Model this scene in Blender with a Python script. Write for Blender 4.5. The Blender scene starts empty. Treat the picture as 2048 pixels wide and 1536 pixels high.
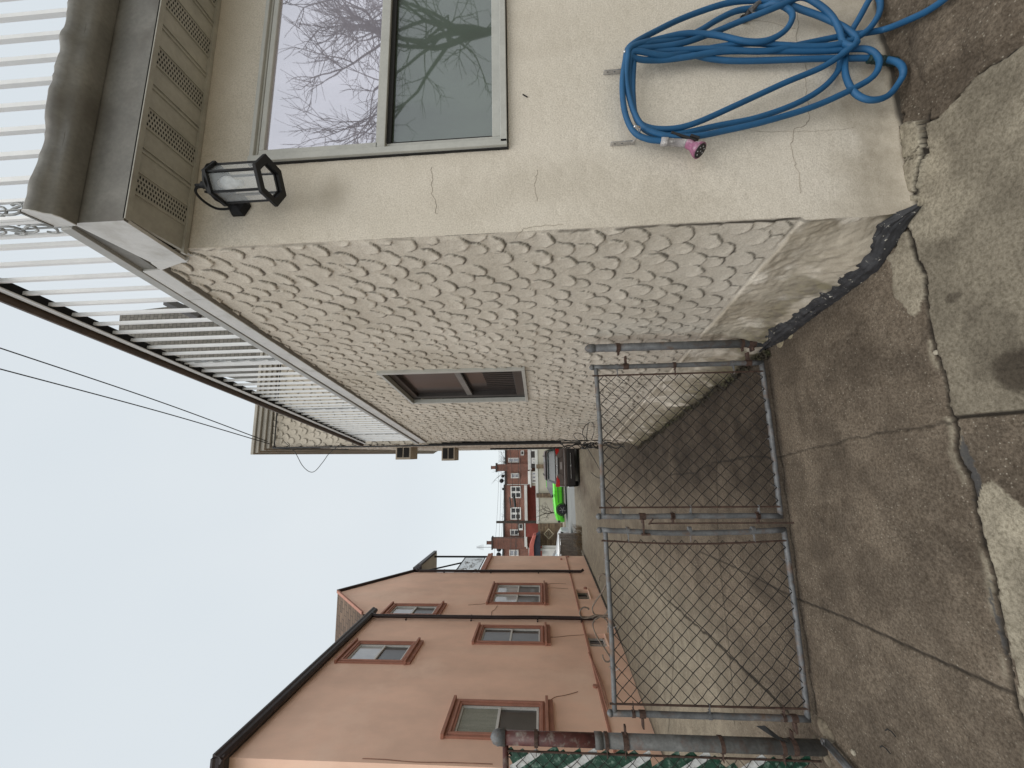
import bpy, math, random
import numpy as np
from math import sin, cos, pi, radians, hypot, atan2, sqrt
from mathutils import Vector, Matrix
random.seed(7); rng = np.random.default_rng(7)
S = bpy.context.scene

# ------------------------------------------------------------------ camera
F, YAW, PIT, ROLL, H = 796.5, .17376, .06636, -.02656, 1.72
fw = np.array([sin(YAW)*cos(PIT), cos(YAW)*cos(PIT), sin(PIT)])
rt = np.array([cos(YAW), -sin(YAW), 0.]); up = np.cross(rt, fw)
r2 = rt*cos(ROLL)+up*sin(ROLL); u2 = up*cos(ROLL)-rt*sin(ROLL)
CAM = np.array([0, 0, H])
cd = bpy.data.cameras.new('camera'); cam = bpy.data.objects.new('camera', cd)
S.collection.objects.link(cam); S.camera = cam
cd.sensor_fit = 'HORIZONTAL'; cd.sensor_width = 36; cd.lens = F/2048*36
cd.clip_start = .05; cd.clip_end = 2000
X_ = -u2; Y_ = r2; Z_ = -fw          # the photograph lies on its side: its right edge is the ground
m = Matrix(((X_[0], Y_[0], Z_[0], 0), (X_[1], Y_[1], Z_[1], 0), (X_[2], Y_[2], Z_[2], H), (0, 0, 0, 1)))
cam.matrix_world = m

# ------------------------------------------------------------------ world, sun
S.view_settings.view_transform = 'Standard'; S.view_settings.look = 'None'
S.view_settings.exposure = 0.38; S.view_settings.gamma = 1
SUN_EL, SUN_AZ = radians(64), radians(190)      # behind the camera, a little to the left
w = bpy.data.worlds.new('World'); S.world = w; w.use_nodes = True
nt = w.node_tree; nt.nodes.clear()
sky = nt.nodes.new('ShaderNodeTexSky'); sky.sky_type = 'NISHITA'; sky.sun_disc = False
sky.sun_elevation = SUN_EL; sky.sun_rotation = SUN_AZ; sky.air_density = 1; sky.dust_density = 4
tc = nt.nodes.new('ShaderNodeTexCoord')
nz = nt.nodes.new('ShaderNodeTexNoise'); nz.inputs['Scale'].default_value = 1.6; nz.inputs['Detail'].default_value = 3
rp = nt.nodes.new('ShaderNodeValToRGB')
rp.color_ramp.elements[0].position = .3; rp.color_ramp.elements[0].color = (5.65, 6.15, 6.5, 1)
rp.color_ramp.elements[1].position = .7; rp.color_ramp.elements[1].color = (6.1, 6.5, 6.75, 1)
sx_ = nt.nodes.new('ShaderNodeSeparateXYZ'); nt.links.new(tc.outputs['Generated'], sx_.inputs[0])
mr = nt.nodes.new('ShaderNodeMapRange'); mr.inputs[1].default_value = .32; mr.inputs[2].default_value = .0; nt.links.new(sx_.outputs[2], mr.inputs[0])
hz_ = nt.nodes.new('ShaderNodeMix'); hz_.data_type = 'RGBA'; hz_.inputs[7].default_value = (6.9, 7.4, 7.5, 1); nt.links.new(mr.outputs[0], hz_.inputs[0]); nt.links.new(rp.outputs[0], hz_.inputs[6])
mx = nt.nodes.new('ShaderNodeMix'); mx.data_type = 'RGBA'; mx.inputs[0].default_value = .93
bg = nt.nodes.new('ShaderNodeBackground'); bg.inputs['Strength'].default_value = .1
wo = nt.nodes.new('ShaderNodeOutputWorld')
nt.links.new(tc.outputs['Generated'], nz.inputs['Vector']); nt.links.new(nz.outputs['Fac'], rp.inputs[0])
nt.links.new(sky.outputs[0], mx.inputs[6]); nt.links.new(hz_.outputs[2], mx.inputs[7])
nt.links.new(mx.outputs[2], bg.inputs[0]); nt.links.new(bg.outputs[0], wo.inputs[0])
sl = bpy.data.lights.new('sun', 'SUN'); sl.energy = 1.5; sl.angle = radians(55); sl.color = (1, .97, .92)
so = bpy.data.objects.new('sun', sl); S.collection.objects.link(so)
sd = Vector((sin(SUN_AZ)*cos(SUN_EL), cos(SUN_AZ)*cos(SUN_EL), sin(SUN_EL)))
so.rotation_euler = sd.to_track_quat('Z', 'Y').to_euler()

# ------------------------------------------------------------------ measuring helpers (a sight line met with a real plane)
def ray(px, py):
    u, v = 768-py, px-1024
    d = fw*F+r2*u-u2*v
    return d/np.linalg.norm(d)
def hit(px, py, p, n):
    d = ray(px, py); n = np.array(n, float)
    return CAM+d*(np.dot(np.array(p, float)-CAM, n)/np.dot(d, n))
def gnd(px, py, z=0.): return hit(px, py, (0, 0, z), (0, 0, 1))
def yp(px, py, y): return hit(px, py, (0, y, 0), (0, 1, 0))
def xp(px, py, x): return hit(px, py, (x, 0, 0), (1, 0, 0))

# ------------------------------------------------------------------ noise
_G = rng.random((256, 256))
def vnoise(x, y, s=1.):
    x = np.asarray(x)*s+37.3; y = np.asarray(y)*s+11.7
    xi = np.floor(x).astype(int); yi = np.floor(y).astype(int); fx = x-xi; fy = y-yi
    fx = fx*fx*(3-2*fx); fy = fy*fy*(3-2*fy)
    a = _G[xi % 256, yi % 256]; b = _G[(xi+1) % 256, yi % 256]; c = _G[xi % 256, (yi+1) % 256]; d = _G[(xi+1) % 256, (yi+1) % 256]
    return (a*(1-fx)+b*fx)*(1-fy)+(c*(1-fx)+d*fx)*fy
def fbm(x, y, s=1., o=4):
    t = 0; a = .5
    for i in range(o): t = t+a*vnoise(x, y, s*2**i); a *= .5
    return t/(1-.5**o)
def smooth(a, b, x):
    t = np.clip((x-a)/(b-a), 0, 1); return t*t*(3-2*t)

# ------------------------------------------------------------------ materials
def nodes_mat(name):
    M = bpy.data.materials.new(name); M.use_nodes = True; n = M.node_tree
    return M, n, n.nodes['Principled BSDF']
def N(n, t, **kw):
    o = n.nodes.new(t)
    for k, v in kw.items():
        if k in o.inputs: o.inputs[k].default_value = v
        else: setattr(o, k, v)
    return o
def mixc(n, fac, a, b, blend='MIX'):
    x = N(n, 'ShaderNodeMix', data_type='RGBA', blend_type=blend)
    for i, v in ((0, fac), (6, a), (7, b)):
        if hasattr(v, 'is_output'): n.links.new(v, x.inputs[i])
        else: x.inputs[i].default_value = v if i == 0 else (*v, 1) if len(v) == 3 else v
    return x.outputs[2]
def ramp(n, v, a, b):
    x = N(n, 'ShaderNodeMapRange'); x.inputs[1].default_value = a; x.inputs[2].default_value = b
    n.links.new(v, x.inputs[0]); return x.outputs[0]
def noise(n, co, sc, det=4, rough=.55, stretch=None):
    t = N(n, 'ShaderNodeTexNoise', Scale=sc, Detail=det, Roughness=rough)
    if stretch:
        mp = N(n, 'ShaderNodeMapping'); mp.inputs['Scale'].default_value = stretch
        n.links.new(co, mp.inputs[0]); n.links.new(mp.outputs[0], t.inputs['Vector'])
    else: n.links.new(co, t.inputs['Vector'])
    return t.outputs['Fac']
def bump(n, bs, h, dist, strength=1.):
    b = N(n, 'ShaderNodeBump', Distance=dist, Strength=strength); n.links.new(h, b.inputs['Height'])
    n.links.new(b.outputs[0], bs.inputs['Normal']); return b
def mat(name, c, rough=.6, metal=0., var=.25, sc=3., fine=60., fv=.12, bd=.0, stain=None, stain_sc=1.2, stretch=None, spec=None):
    """plain surface: colour wandering at two scales, optional stain colour, optional bump"""
    M, n, b = nodes_mat(name); co = N(n, 'ShaderNodeTexCoord').outputs['Object']
    lo = tuple(x*(1-var) for x in c); hi = tuple(min(1, x*(1+var)) for x in c)
    col = mixc(n, ramp(n, noise(n, co, sc, 5, .6, stretch), .3, .7), lo, hi)
    f = noise(n, co, fine, 3)
    col = mixc(n, ramp(n, f, .3, .7), col, mixc(n, 1., col, (1-fv*2,)*3, 'MULTIPLY'))
    if stain:
        col = mixc(n, ramp(n, noise(n, co, stain_sc, 6, .65), .52, .72), col, stain)
    n.links.new(col, b.inputs['Base Color']); b.inputs['Roughness'].default_value = rough; b.inputs['Metallic'].default_value = metal
    if spec is not None: b.inputs['Specular IOR Level'].default_value = spec
    if bd: bump(n, b, f, bd)
    return M
def glass_mat(name, tint, refl=.5, rough=.03, spec=.5):
    M, n, b = nodes_mat(name); co = N(n, 'ShaderNodeTexCoord').outputs['Object']
    col = mixc(n, ramp(n, noise(n, co, 2.5, 4, .6, (1, 1, .5)), .35, .65), tuple(x*.6 for x in tint), tint)
    n.links.new(col, b.inputs['Base Color']); b.inputs['Roughness'].default_value = .4
    g = N(n, 'ShaderNodeBsdfGlossy', Roughness=rough); g.inputs['Color'].default_value = (.93, .9, .95, 1)
    mxs = N(n, 'ShaderNodeMixShader'); mxs.inputs[0].default_value = refl
    wv = noise(n, co, 1.7, 1); bb = N(n, 'ShaderNodeBump', Distance=.004, Strength=.15); n.links.new(wv, bb.inputs['Height']); n.links.new(bb.outputs[0], g.inputs['Normal'])
    n.links.new(b.outputs[0], mxs.inputs[1]); n.links.new(g.outputs[0], mxs.inputs[2])
    n.links.new(mxs.outputs[0], n.nodes['Material Output'].inputs[0]); return M
def brick_mat(name, c1, c2, mortar, scale=1., bw=.21, rh=.075, axis='XZ'):
    M, n, b = nodes_mat(name); co = N(n, 'ShaderNodeTexCoord').outputs['Object']
    sp = N(n, 'ShaderNodeSeparateXYZ'); n.links.new(co, sp.inputs[0]); cb = N(n, 'ShaderNodeCombineXYZ')
    n.links.new(sp.outputs['XYZ'.index(axis[0])], cb.inputs[0]); n.links.new(sp.outputs[2], cb.inputs[1])
    t = N(n, 'ShaderNodeTexBrick', Scale=scale); t.inputs['Color1'].default_value = (*c1, 1); t.inputs['Color2'].default_value = (*c2, 1)
    t.inputs['Mortar'].default_value = (*mortar, 1); t.inputs['Mortar Size'].default_value = .008; t.inputs['Brick Width'].default_value = bw; t.inputs['Row Height'].default_value = rh
    n.links.new(cb.outputs[0], t.inputs['Vector'])
    col = mixc(n, ramp(n, noise(n, co, .9, 5), .3, .7), t.outputs['Color'], mixc(n, 1., t.outputs['Color'], (.6, .58, .56), 'MULTIPLY'))
    n.links.new(col, b.inputs['Base Color']); b.inputs['Roughness'].default_value = .9
    bump(n, b, t.outputs['Fac'], -.006); return M
def mask_mat(name, base_fn, layers, rough=.9, bumps=((220, .0012),)):
    M, n, b = nodes_mat(name); co = N(n, 'ShaderNodeTexCoord').outputs['Object']
    at = N(n, 'ShaderNodeAttribute', attribute_name='mask'); sp = N(n, 'ShaderNodeSeparateColor'); n.links.new(at.outputs['Color'], sp.inputs[0])
    ch = {'R': sp.outputs[0], 'G': sp.outputs[1], 'B': sp.outputs[2], 'A': at.outputs['Alpha']}
    col = base_fn(n, co)
    for k, f in layers: col = f(n, co, ch[k], col)
    n.links.new(col, b.inputs['Base Color']); b.inputs['Roughness'].default_value = rough
    b.inputs['Specular IOR Level'].default_value = .3
    prev = None
    for sc, d in bumps:
        bb = N(n, 'ShaderNodeBump', Distance=d, Strength=1.); n.links.new(noise(n, co, sc, 4, .6), bb.inputs['Height'])
        if prev: n.links.new(prev.outputs[0], bb.inputs['Normal'])
        prev = bb
    n.links.new(prev.outputs[0], b.inputs['Normal']); return M

def conc_base(n, co):
    a = mixc(n, ramp(n, noise(n, co, 1.7, 6, .65), .36, .64), (.148, .118, .088), (.265, .216, .164))
    a = mixc(n, ramp(n, noise(n, co, 9, 5, .7), .35, .7), mixc(n, 1., a, (.72, .70, .68), 'MULTIPLY'), a)
    v = N(n, 'ShaderNodeTexVoronoi', Scale=70.); n.links.new(co, v.inputs['Vector'])
    sp = ramp(n, v.outputs['Distance'], .28, .12)
    pick = N(n, 'ShaderNodeMath', operation='GREATER_THAN'); s3 = N(n, 'ShaderNodeSeparateColor'); n.links.new(v.outputs['Color'], s3.inputs[0]); n.links.new(s3.outputs[0], pick.inputs[0]); pick.inputs[1].default_value = .62
    mu = N(n, 'ShaderNodeMath', operation='MULTIPLY'); n.links.new(sp, mu.inputs[0]); n.links.new(pick.outputs[0], mu.inputs[1])
    ag = N(n, 'ShaderNodeMath', operation='MULTIPLY'); n.links.new(mu.outputs[0], ag.inputs[0]); n.links.new(ramp(n, noise(n, co, 2.3, 3), .30, .62), ag.inputs[1])
    a = mixc(n, ag.outputs[0], a, (.42, .38, .31))
    return mixc(n, ramp(n, noise(n, co, 75, 4, .75), .36, .62), mixc(n, 1., a, (.44, .42, .39), 'MULTIPLY'), a)
def l_dirt(n, co, f, col): return mixc(n, f, col, (.018, .014, .010))
def l_pale(n, co, f, col):
    p = mixc(n, ramp(n, noise(n, co, 5, 6, .65), .35, .68), (.235, .205, .155), (.41, .365, .28))
    p = mixc(n, ramp(n, noise(n, co, 70, 4, .75), .34, .60), mixc(n, 1., p, (.50, .49, .46), 'MULTIPLY'), p)
    return mixc(n, f, col, p)
def l_dark(n, co, f, col): return mixc(n, f, col, mixc(n, 1., col, (.26, .24, .23), 'MULTIPLY'))
def l_tar(n, co, f, col): return mixc(n, f, col, (.052, .053, .055))
M_ground = mask_mat('weathered_concrete', conc_base, (('G', l_pale), ('B', l_dark), ('A', l_tar), ('R', l_dirt)), bumps=((35, .006), (240, .0022)))

def stucco_base(n, co):
    a = mixc(n, ramp(n, noise(n, co, 1.3, 5, .6), .3, .7), (.625, .565, .475), (.74, .675, .585))
    return mixc(n, ramp(n, noise(n, co, 130, 4, .75), .34, .60), mixc(n, 1., a, (.72, .71, .69), 'MULTIPLY'), a)
def l_grime_shade(n, co, f, col): return mixc(n, f, col, mixc(n, ramp(n, noise(n, co, 9, 5, .7), .35, .65), (.25, .205, .145), (.40, .345, .265)))
def l_moss(n, co, f, col): return mixc(n, f, col, mixc(n, ramp(n, noise(n, co, 22, 4), .4, .6), (.13, .112, .055), (.07, .056, .038)))
def l_crack_lip(n, co, f, col): return mixc(n, f, col, (.035, .028, .022))
M_stucco = mask_mat('beige_stucco', stucco_base, (('G', l_grime_shade), ('B', l_moss), ('R', l_crack_lip)), bumps=((30, .002), (230, .0022)))
def tar_base(n, co):
    a = mixc(n, ramp(n, noise(n, co, 14, 4), .3, .7), (.020, .020, .022), (.042, .041, .043))
    return mixc(n, ramp(n, noise(n, co, 45, 5, .7), .635, .66), a, (.42, .39, .33))
M_tar = mask_mat('roof_tar', tar_base, (), rough=.55, bumps=((30, .004), (120, .002)))
M_hair = mat('hairline_crack', (.34, .29, .23), .9)
M_alum = mat('painted_aluminium', (.40, .395, .375), .42, var=.12, sc=6, fine=40, fv=.04)
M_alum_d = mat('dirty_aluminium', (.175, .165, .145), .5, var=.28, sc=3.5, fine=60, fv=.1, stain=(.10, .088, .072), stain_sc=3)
M_fascia = mat('fascia_aluminium', (.62, .61, .59), .4, var=.08, sc=4, fine=50, fv=.03, stain=(.42, .40, .36), stain_sc=5)
M_soffit = mat('soffit_vinyl', (.37, .35, .30), .55, var=.15, sc=5, fine=50, fv=.06)
M_slot = mat('dark_slot', (.015, .014, .013), .9, var=.1)
M_white = mat('white_metal', (.80, .80, .80), .35, var=.05, sc=7, fine=60, fv=.02)
M_winfr = mat('grey_window_vinyl', (.44, .435, .40), .4, var=.08, sc=9, fine=80, fv=.04)
M_black = mat('black_metal', (.009, .009, .010), .6, var=.3, sc=30, spec=.3)
M_brownrail = mat('brown_rail', (.085, .055, .035), .5, var=.3, sc=10)
M_galv = mat('galvanised_pipe', (.135, .138, .142), .6, .15, var=.35, sc=14, fine=90, fv=.12, stain=(.13, .075, .045), stain_sc=11, bd=.0008)
M_post = mat('old_grey_post', (.12, .12, .115), .65, .15, var=.4, sc=9, fine=60, fv=.15, stain=(.10, .055, .04), stain_sc=7, bd=.0008)
M_rust = mat('rusty_iron', (.075, .042, .030), .8, .1, var=.5, sc=40, fine=150, fv=.2)
M_wire = mat('rusty_wire', (.013, .010, .008), .7, .2, var=.4, sc=50)
M_redpost = mat('maroon_paint', (.075, .018, .014), .5, var=.4, sc=12, stain=(.22, .20, .17), stain_sc=14)
M_green = mat('green_slat', (.008, .055, .032), .45, var=.35, sc=20, stain=(.22, .32, .26), stain_sc=30)
M_slatw = mat('white_slat', (.62, .63, .62), .5, var=.15, sc=20, stain=(.34, .30, .25), stain_sc=20)
M_hose = mat('blue_rubber', (.010, .088, .205), .62, var=.12, sc=12, fine=200, fv=.05)
M_joiner = mat('black_green_joiner', (.008, .03, .028), .6, var=.5, sc=80)
M_chrome = mat('chrome', (.62, .62, .64), .22, .95, var=.2, sc=30)
M_pink = mat('faded_pink_plastic', (.30, .11, .19), .6, var=.4, sc=60, stain=(.58, .52, .54), stain_sc=32)
M_chalk = mat('chalky_grey_plastic', (.36, .34, .34), .8, var=.4, sc=60, stain=(.66, .64, .62), stain_sc=70)
M_bulb = mat('bulb_glass', (.80, .82, .84), .2, var=.03)
M_salmon = mat('salmon_stucco', (.88, .585, .445), .9, var=.12, sc=1.1, fine=120, fv=.05, bd=.0025, stain=(.90, .64, .50), stain_sc=.7, stretch=(1, 1, .6))
M_terra = mat('terracotta_trim', (.40, .185, .13), .75, var=.15, sc=5, fine=60, fv=.06)
M_maroon = mat('dark_brown_gutter', (.022, .011, .011), .45, var=.3, sc=4, fine=50)
M_dkroof = mat('roof_felt', (.05, .045, .042), .9, var=.3)
M_wall2 = mat('cream_paint', (.50, .47, .39), .85, var=.08, sc=2, fine=60, fv=.04)
M_redp = mat('red_paint', (.25, .055, .040), .8, var=.25, sc=2)
M_brick = brick_mat('red_brick', (.33, .125, .085), (.22, .085, .060), (.36, .28, .23))
M_brickd = brick_mat('chimney_brick', (.25, .095, .065), (.16, .062, .045), (.22, .16, .13))
M_wht = mat('white_trim', (.70, .69, .66), .6, var=.08)
M_dkglass = glass_mat('far_dark_glass', (.04, .045, .05), .28, .08)
M_asph = mat('road_asphalt', (.235, .235, .225), .9, var=.12, sc=.6, fine=40, fv=.1)
M_side = mat('pale_concrete', (.36, .32, .25), .9, var=.15, sc=1.5, fine=40)
M_branch = mat('bark', (.055, .042, .033), .9, var=.3, sc=10)
M_cable = mat('black_cable', (.012, .012, .012), .5, var=.3)
M_tyre = mat('tyre', (.010, .010, .010), .8, var=.2)
M_rim = mat('dark_rim', (.04, .04, .042), .35, .6)
M_plastic = mat('black_bumper', (.016, .014, .014), .6, var=.2)
M_lampred = mat('red_tail_lamp', (.45, .008, .006), .2, var=.2, sc=20)

# ------------------------------------------------------------------ mesh helpers
col = S.collection
def norm(v): v = np.array(v, float); return v/max(1e-9, np.linalg.norm(v))
class MB:
    def __init__(s): s.v = []; s.f = []
    def add(s, vs, fs):
        o = len(s.v); s.v += [tuple(map(float, p)) for p in vs]; s.f += [tuple(i+o for i in f) for f in fs]; return s
    def box(s, a, b):
        x0, y0, z0 = a; x1, y1, z1 = b
        return s.add([(x, y, z) for x in (x0, x1) for y in (y0, y1) for z in (z0, z1)], [(0, 1, 3, 2), (4, 6, 7, 5), (0, 4, 5, 1), (2, 3, 7, 6), (0, 2, 6, 4), (1, 5, 7, 3)])
    def bar(s, p, q, w_, h_, upv=(0, 0, 1)):
        p = np.array(p, float); q = np.array(q, float); d = norm(q-p); a = norm(np.cross(upv, d)); b = np.cross(d, a)
        vs = [e+a*i*w_/2+b*j*h_/2 for e in (p, q) for i, j in ((-1, -1), (1, -1), (1, 1), (-1, 1))]
        return s.add(vs, [(3, 2, 1, 0), (4, 5, 6, 7)]+[(i, (i+1) % 4, 4+(i+1) % 4, 4+i) for i in range(4)])
    def tube(s, pts, r, n=8, caps=True):
        pts = [np.array(p, float) for p in pts]; L = len(pts); rs = r if hasattr(r, '__len__') else [r]*L
        T = [norm(pts[min(i+1, L-1)]-pts[max(i-1, 0)]) for i in range(L)]
        a = norm(np.cross(T[0], (0, 0, 1) if abs(T[0][2]) < .9 else (1, 0, 0))); vs = []
        for i in range(L):
            a = norm(a-T[i]*np.dot(a, T[i])); b = np.cross(T[i], a)
            for k in range(n):
                t = 2*pi*k/n; vs.append(pts[i]+(a*cos(t)+b*sin(t))*rs[i])
        fs = [(i*n+k, i*n+(k+1) % n, (i+1)*n+(k+1) % n, (i+1)*n+k) for i in range(L-1) for k in range(n)]
        if caps: fs += [tuple(range(n))[::-1], tuple((L-1)*n+k for k in range(n))]
        return s.add(vs, fs)
    def prism(s, poly, d):
        """closed 3-D outline pushed along the vector d"""
        n = len(poly); P = [np.array(p, float) for p in poly]; d = np.array(d, float)
        return s.add(P+[p+d for p in P], [tuple(range(n))[::-1], tuple(range(n, 2*n))]+[(i, (i+1) % n, n+(i+1) % n, n+i) for i in range(n)])
    def lathe(s, c, prof, n=12, ax=(0, 0, 1)):
        ax = norm(ax); a = norm(np.cross(ax, (1, 0, 0) if abs(ax[0]) < .9 else (0, 1, 0))); b = np.cross(ax, a); c = np.array(c, float)
        vs = [c+ax*h+(a*cos(2*pi*k/n)+b*sin(2*pi*k/n))*r for r, h in prof for k in range(n)]; L = len(prof)
        fs = [(i*n+k, i*n+(k+1) % n, (i+1)*n+(k+1) % n, (i+1)*n+k) for i in range(L-1) for k in range(n)]
        return s.add(vs, fs+[tuple(range(n))[::-1], tuple((L-1)*n+k for k in range(n))])
    def build(s, name, material, parent=None, smooth_=False, bevel=0, label=None):
        me = bpy.data.meshes.new(name)
        off = np.array(parent_loc(parent)) if parent else np.zeros(3)
        me.from_pydata([tuple(np.array(p)-off) for p in s.v], [], s.f); me.materials.append(material)
        if smooth_: me.polygons.foreach_set('use_smooth', [True]*len(me.polygons))
        o = bpy.data.objects.new(name, me); col.objects.link(o)
        if parent: o.parent = parent
        if bevel:
            b = o.modifiers.new('bevel', 'BEVEL'); b.width = bevel; b.segments = 2; b.limit_method = 'ANGLE'
        if label: o['label'] = label
        return o
def parent_loc(p):
    l = Vector((0, 0, 0))
    while p: l += p.location; p = p.parent
    return l
def tag(o, label=None, cat=None, group=None, kind=None):
    if label: o['label'] = label
    if cat: o['category'] = cat
    if group: o['group'] = group
    if kind: o['kind'] = kind
    return o
def thing(name, loc, label, cat, group=None):
    o = bpy.data.objects.new(name, None); col.objects.link(o); o.location = loc; o.empty_display_size = .1
    return tag(o, label, cat, group)
def copy_tree(o, parent=None):
    c = o.copy(); col.objects.link(c); c.parent = parent
    for ch in [x for x in bpy.data.objects if x.parent == o]: copy_tree(ch, c)
    return c
def grid_obj(name, P, mask, keep, material, parent=None):
    """P (ny,nx,3) grid; mask (ny,nx,4); keep (ny-1,nx-1) bool cells"""
    ny, nx = P.shape[:2]; me = bpy.data.meshes.new(name)
    off = np.array(parent_loc(parent)) if parent else np.zeros(3)
    idx = np.arange(ny*nx).reshape(ny, nx); q = np.stack([idx[:-1, :-1], idx[:-1, 1:], idx[1:, 1:], idx[1:, :-1]], -1)
    q = q[keep] if keep is not None else q.reshape(-1, 4); nf = len(q)
    me.vertices.add(ny*nx); me.vertices.foreach_set('co', (P.reshape(-1, 3)-off).astype(np.float32).ravel())
    me.loops.add(nf*4); me.loops.foreach_set('vertex_index', q.astype(np.int32).ravel())
    me.polygons.add(nf); me.polygons.foreach_set('loop_start', (np.arange(nf)*4).astype(np.int32)); me.polygons.foreach_set('loop_total', np.full(nf, 4, np.int32))
    me.update(calc_edges=True); me.polygons.foreach_set('use_smooth', np.ones(nf, bool))
    if mask is not None:
        a = me.attributes.new('mask', 'FLOAT_COLOR', 'POINT'); a.data.foreach_set('color', mask.astype(np.float32).ravel())
    me.materials.append(material); o = bpy.data.objects.new(name, me); col.objects.link(o)
    if parent: o.parent = parent
    return o
def catmull(P, k=8):
    P = [np.array(p, float) for p in P]; P = [2*P[0]-P[1]]+P+[2*P[-1]-P[-2]]; out = []
    for i in range(1, len(P)-2):
        a, b, c, d = P[i-1:i+3]
        for j in range(k):
            t = j/k; out.append(.5*((2*b)+(-a+c)*t+(2*a-5*b+4*c-d)*t*t+(-a+3*b-3*c+d)*t**3))
    out.append(P[-2]); return out
def seg_dist(x, y, pts):
    D = np.full(x.shape, 1e3)
    for (ax, ay), (bx, by) in zip(pts[:-1], pts[1:]):
        dx, dy = bx-ax, by-ay; L = dx*dx+dy*dy+1e-12
        t = np.clip(((x-ax)*dx+(y-ay)*dy)/L, 0, 1); D = np.minimum(D, np.hypot(x-ax-t*dx, y-ay-t*dy))
    return D
def in_poly(x, y, pts):
    c = np.zeros(x.shape, bool); n = len(pts)
    for i in range(n):
        (ax, ay), (bx, by) = pts[i], pts[(i+1) % n]
        if ay == by: continue
        c ^= ((ay > y) != (by > y)) & (x < (bx-ax)*(y-ay)/(by-ay)+ax)
    return c

# ------------------------------------------------------------------ the ground
def g2(L): return [tuple(gnd(px, py)[:2]) for px, py in L]
CRACK = g2([(1808, 440), (1816, 459), (1834, 502), (1849, 556), (1863, 619), (1875, 681), (1892, 771), (1902, 836), (1912, 855), (1914, 900), (1931, 947), (1939, 983), (1951, 1020), (1980, 1132), (1997, 1223), (2018, 1327), (2030, 1389), (2043, 1438), (2060, 1500), (2100, 1640)])
CRACK2 = g2([(1800, 225), (1808, 270), (1812, 330), (1813, 372), (1838, 385), (1846, 330), (1853, 300), (1854, 240), (1849, 222)])
CRACK3 = g2([(1813, 372), (1816, 400), (1824, 420), (1808, 455)])
CRACK4 = g2([(1812, 318), (1832, 305), (1852, 278)]); CRACK5 = g2([(1814, 322), (1830, 312), (1852, 304)])
EDGE = g2([(1849, 240), (1880, 226), (1912, 192), (1938, 157), (1985, 120), (2015, 106), (2048, 84), (2100, 60)])
JOINT1 = g2([(1560, 912), (1712, 876), (1902, 838)]); JOINT1b = g2([(1902, 838), (1919, 835), (2045, 824), (2100, 815)])
JOINT2 = g2([(1591, 1196), (1700, 1240), (1815, 1293), (2026, 1387)]); JOINT2b = g2([(1237, 1090), (1315, 1181), (1425, 1281), (1500, 1350), (1575, 1425)])
J3 = g2([(1591, 1196), (1500, 1150), (1400, 1103)]); J4 = g2([(1560, 912), (1510, 912), (1469, 921), (1430, 925), (1391, 944), (1340, 948)])
JG = g2([(1537, 740), (1568, 966), (1583, 1074), (1608, 1273), (1632, 1434)])
FARJ = [g2(L) for L in ([(1434, 900), (1434, 1066), (1443, 1180), (1462, 1344), (1470, 1450)], [(1341, 900), (1341, 1203), (1354, 1462)], [(1244, 1072), (1246, 1250)], [(1312, 1094), (1312, 1187)], [(1296, 900), (1290, 1010)], [(1200, 1180), (1150, 1060)])]
P1 = g2([(1790, 505), (1775, 512), (1786, 560), (1795, 595), (1810, 618), (1832, 636), (1847, 626), (1855, 602), (1849, 556), (1834, 502), (1820, 465), (1806, 470)])
PSLAB = g2([(1803, 250), (1825, 240), (1848, 234), (1854, 290), (1852, 330), (1844, 370), (1836, 398), (1815, 397), (1812, 350), (1806, 300)])
RIGHT = g2([(1812, 455), (1849, 556), (1875, 681), (1902, 836), (2045, 824), (2200, 800), (2200, 20), (2048, 84), (1985, 120), (1938, 157), (1912, 192), (1880, 226), (1852, 242), (1854, 300), (1836, 400), (1820, 440)])
P2 = g2([(1955, 975), (1977, 964), (1998, 983), (2022, 1000), (2048, 1020), (2200, 1050), (2200, 1500), (2050, 1392), (2034, 1340), (2018, 1252), (2002, 1190), (1980, 1132), (1968, 1066), (1951, 1020)])
P3 = g2([(1922, 869), (1938, 905), (1950, 946), (1955, 990), (1945, 1010), (1933, 950), (1921, 903)])
P3b = g2([(1975, 1150), (1985, 1200), (2003, 1262), (2017, 1330), (2006, 1300), (1990, 1240), (1976, 1180)])
GREY = g2([(2010, 22), (2025, 18), (2075, 88), (2020, 120), (2008, 80), (1998, 20)])
xs = np.concatenate([np.arange(-4.3, -2.2, .02), np.arange(-2.2, 2.7, .0075)])
ys = [.85]
while ys[-1] < 3.2: ys.append(ys[-1]+.0075)
while ys[-1] < 21.5: ys.append(ys[-1]+min(.09, .008*(ys[-1]/3.2)**1.6))
GX, GY = np.meshgrid(xs, np.array(ys))
wx = GX+(vnoise(GX, GY, 9)-.5)*.03+(vnoise(GX, GY, 45)-.5)*.011; wy = GY+(vnoise(GX+50, GY, 9)-.5)*.03+(vnoise(GX+50, GY, 45)-.5)*.011
Zg = (fbm(GX, GY, 1.3, 3)-.5)*.03*np.minimum(1, GY/3)+(fbm(GX, GY, 14, 3)-.5)*.004+(fbm(GX, GY, 60, 2)-.5)*.0025
Zg += smooth(-2.6, -4.0, GX)*.13*smooth(12, 6, GY)*smooth(3.2, 5.5, GY)
dirt = np.zeros(GX.shape); dark = dirt.copy(); tar = dirt.copy()
def groove(L, wd, dep, k=1., warp=True):
    global dirt, Zg
    d = seg_dist(wx if warp else GX, wy if warp else GY, L); f = smooth(wd, wd*.6, d); Zg = Zg-dep*f; dirt = np.maximum(dirt, f*k)
    return d
dC = groove(CRACK, .0095, .014); groove(CRACK2, .007, .012); groove(CRACK3, .009, .012); groove(CRACK4, .004, .006, .8); groove(CRACK5, .004, .006, .8)
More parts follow.
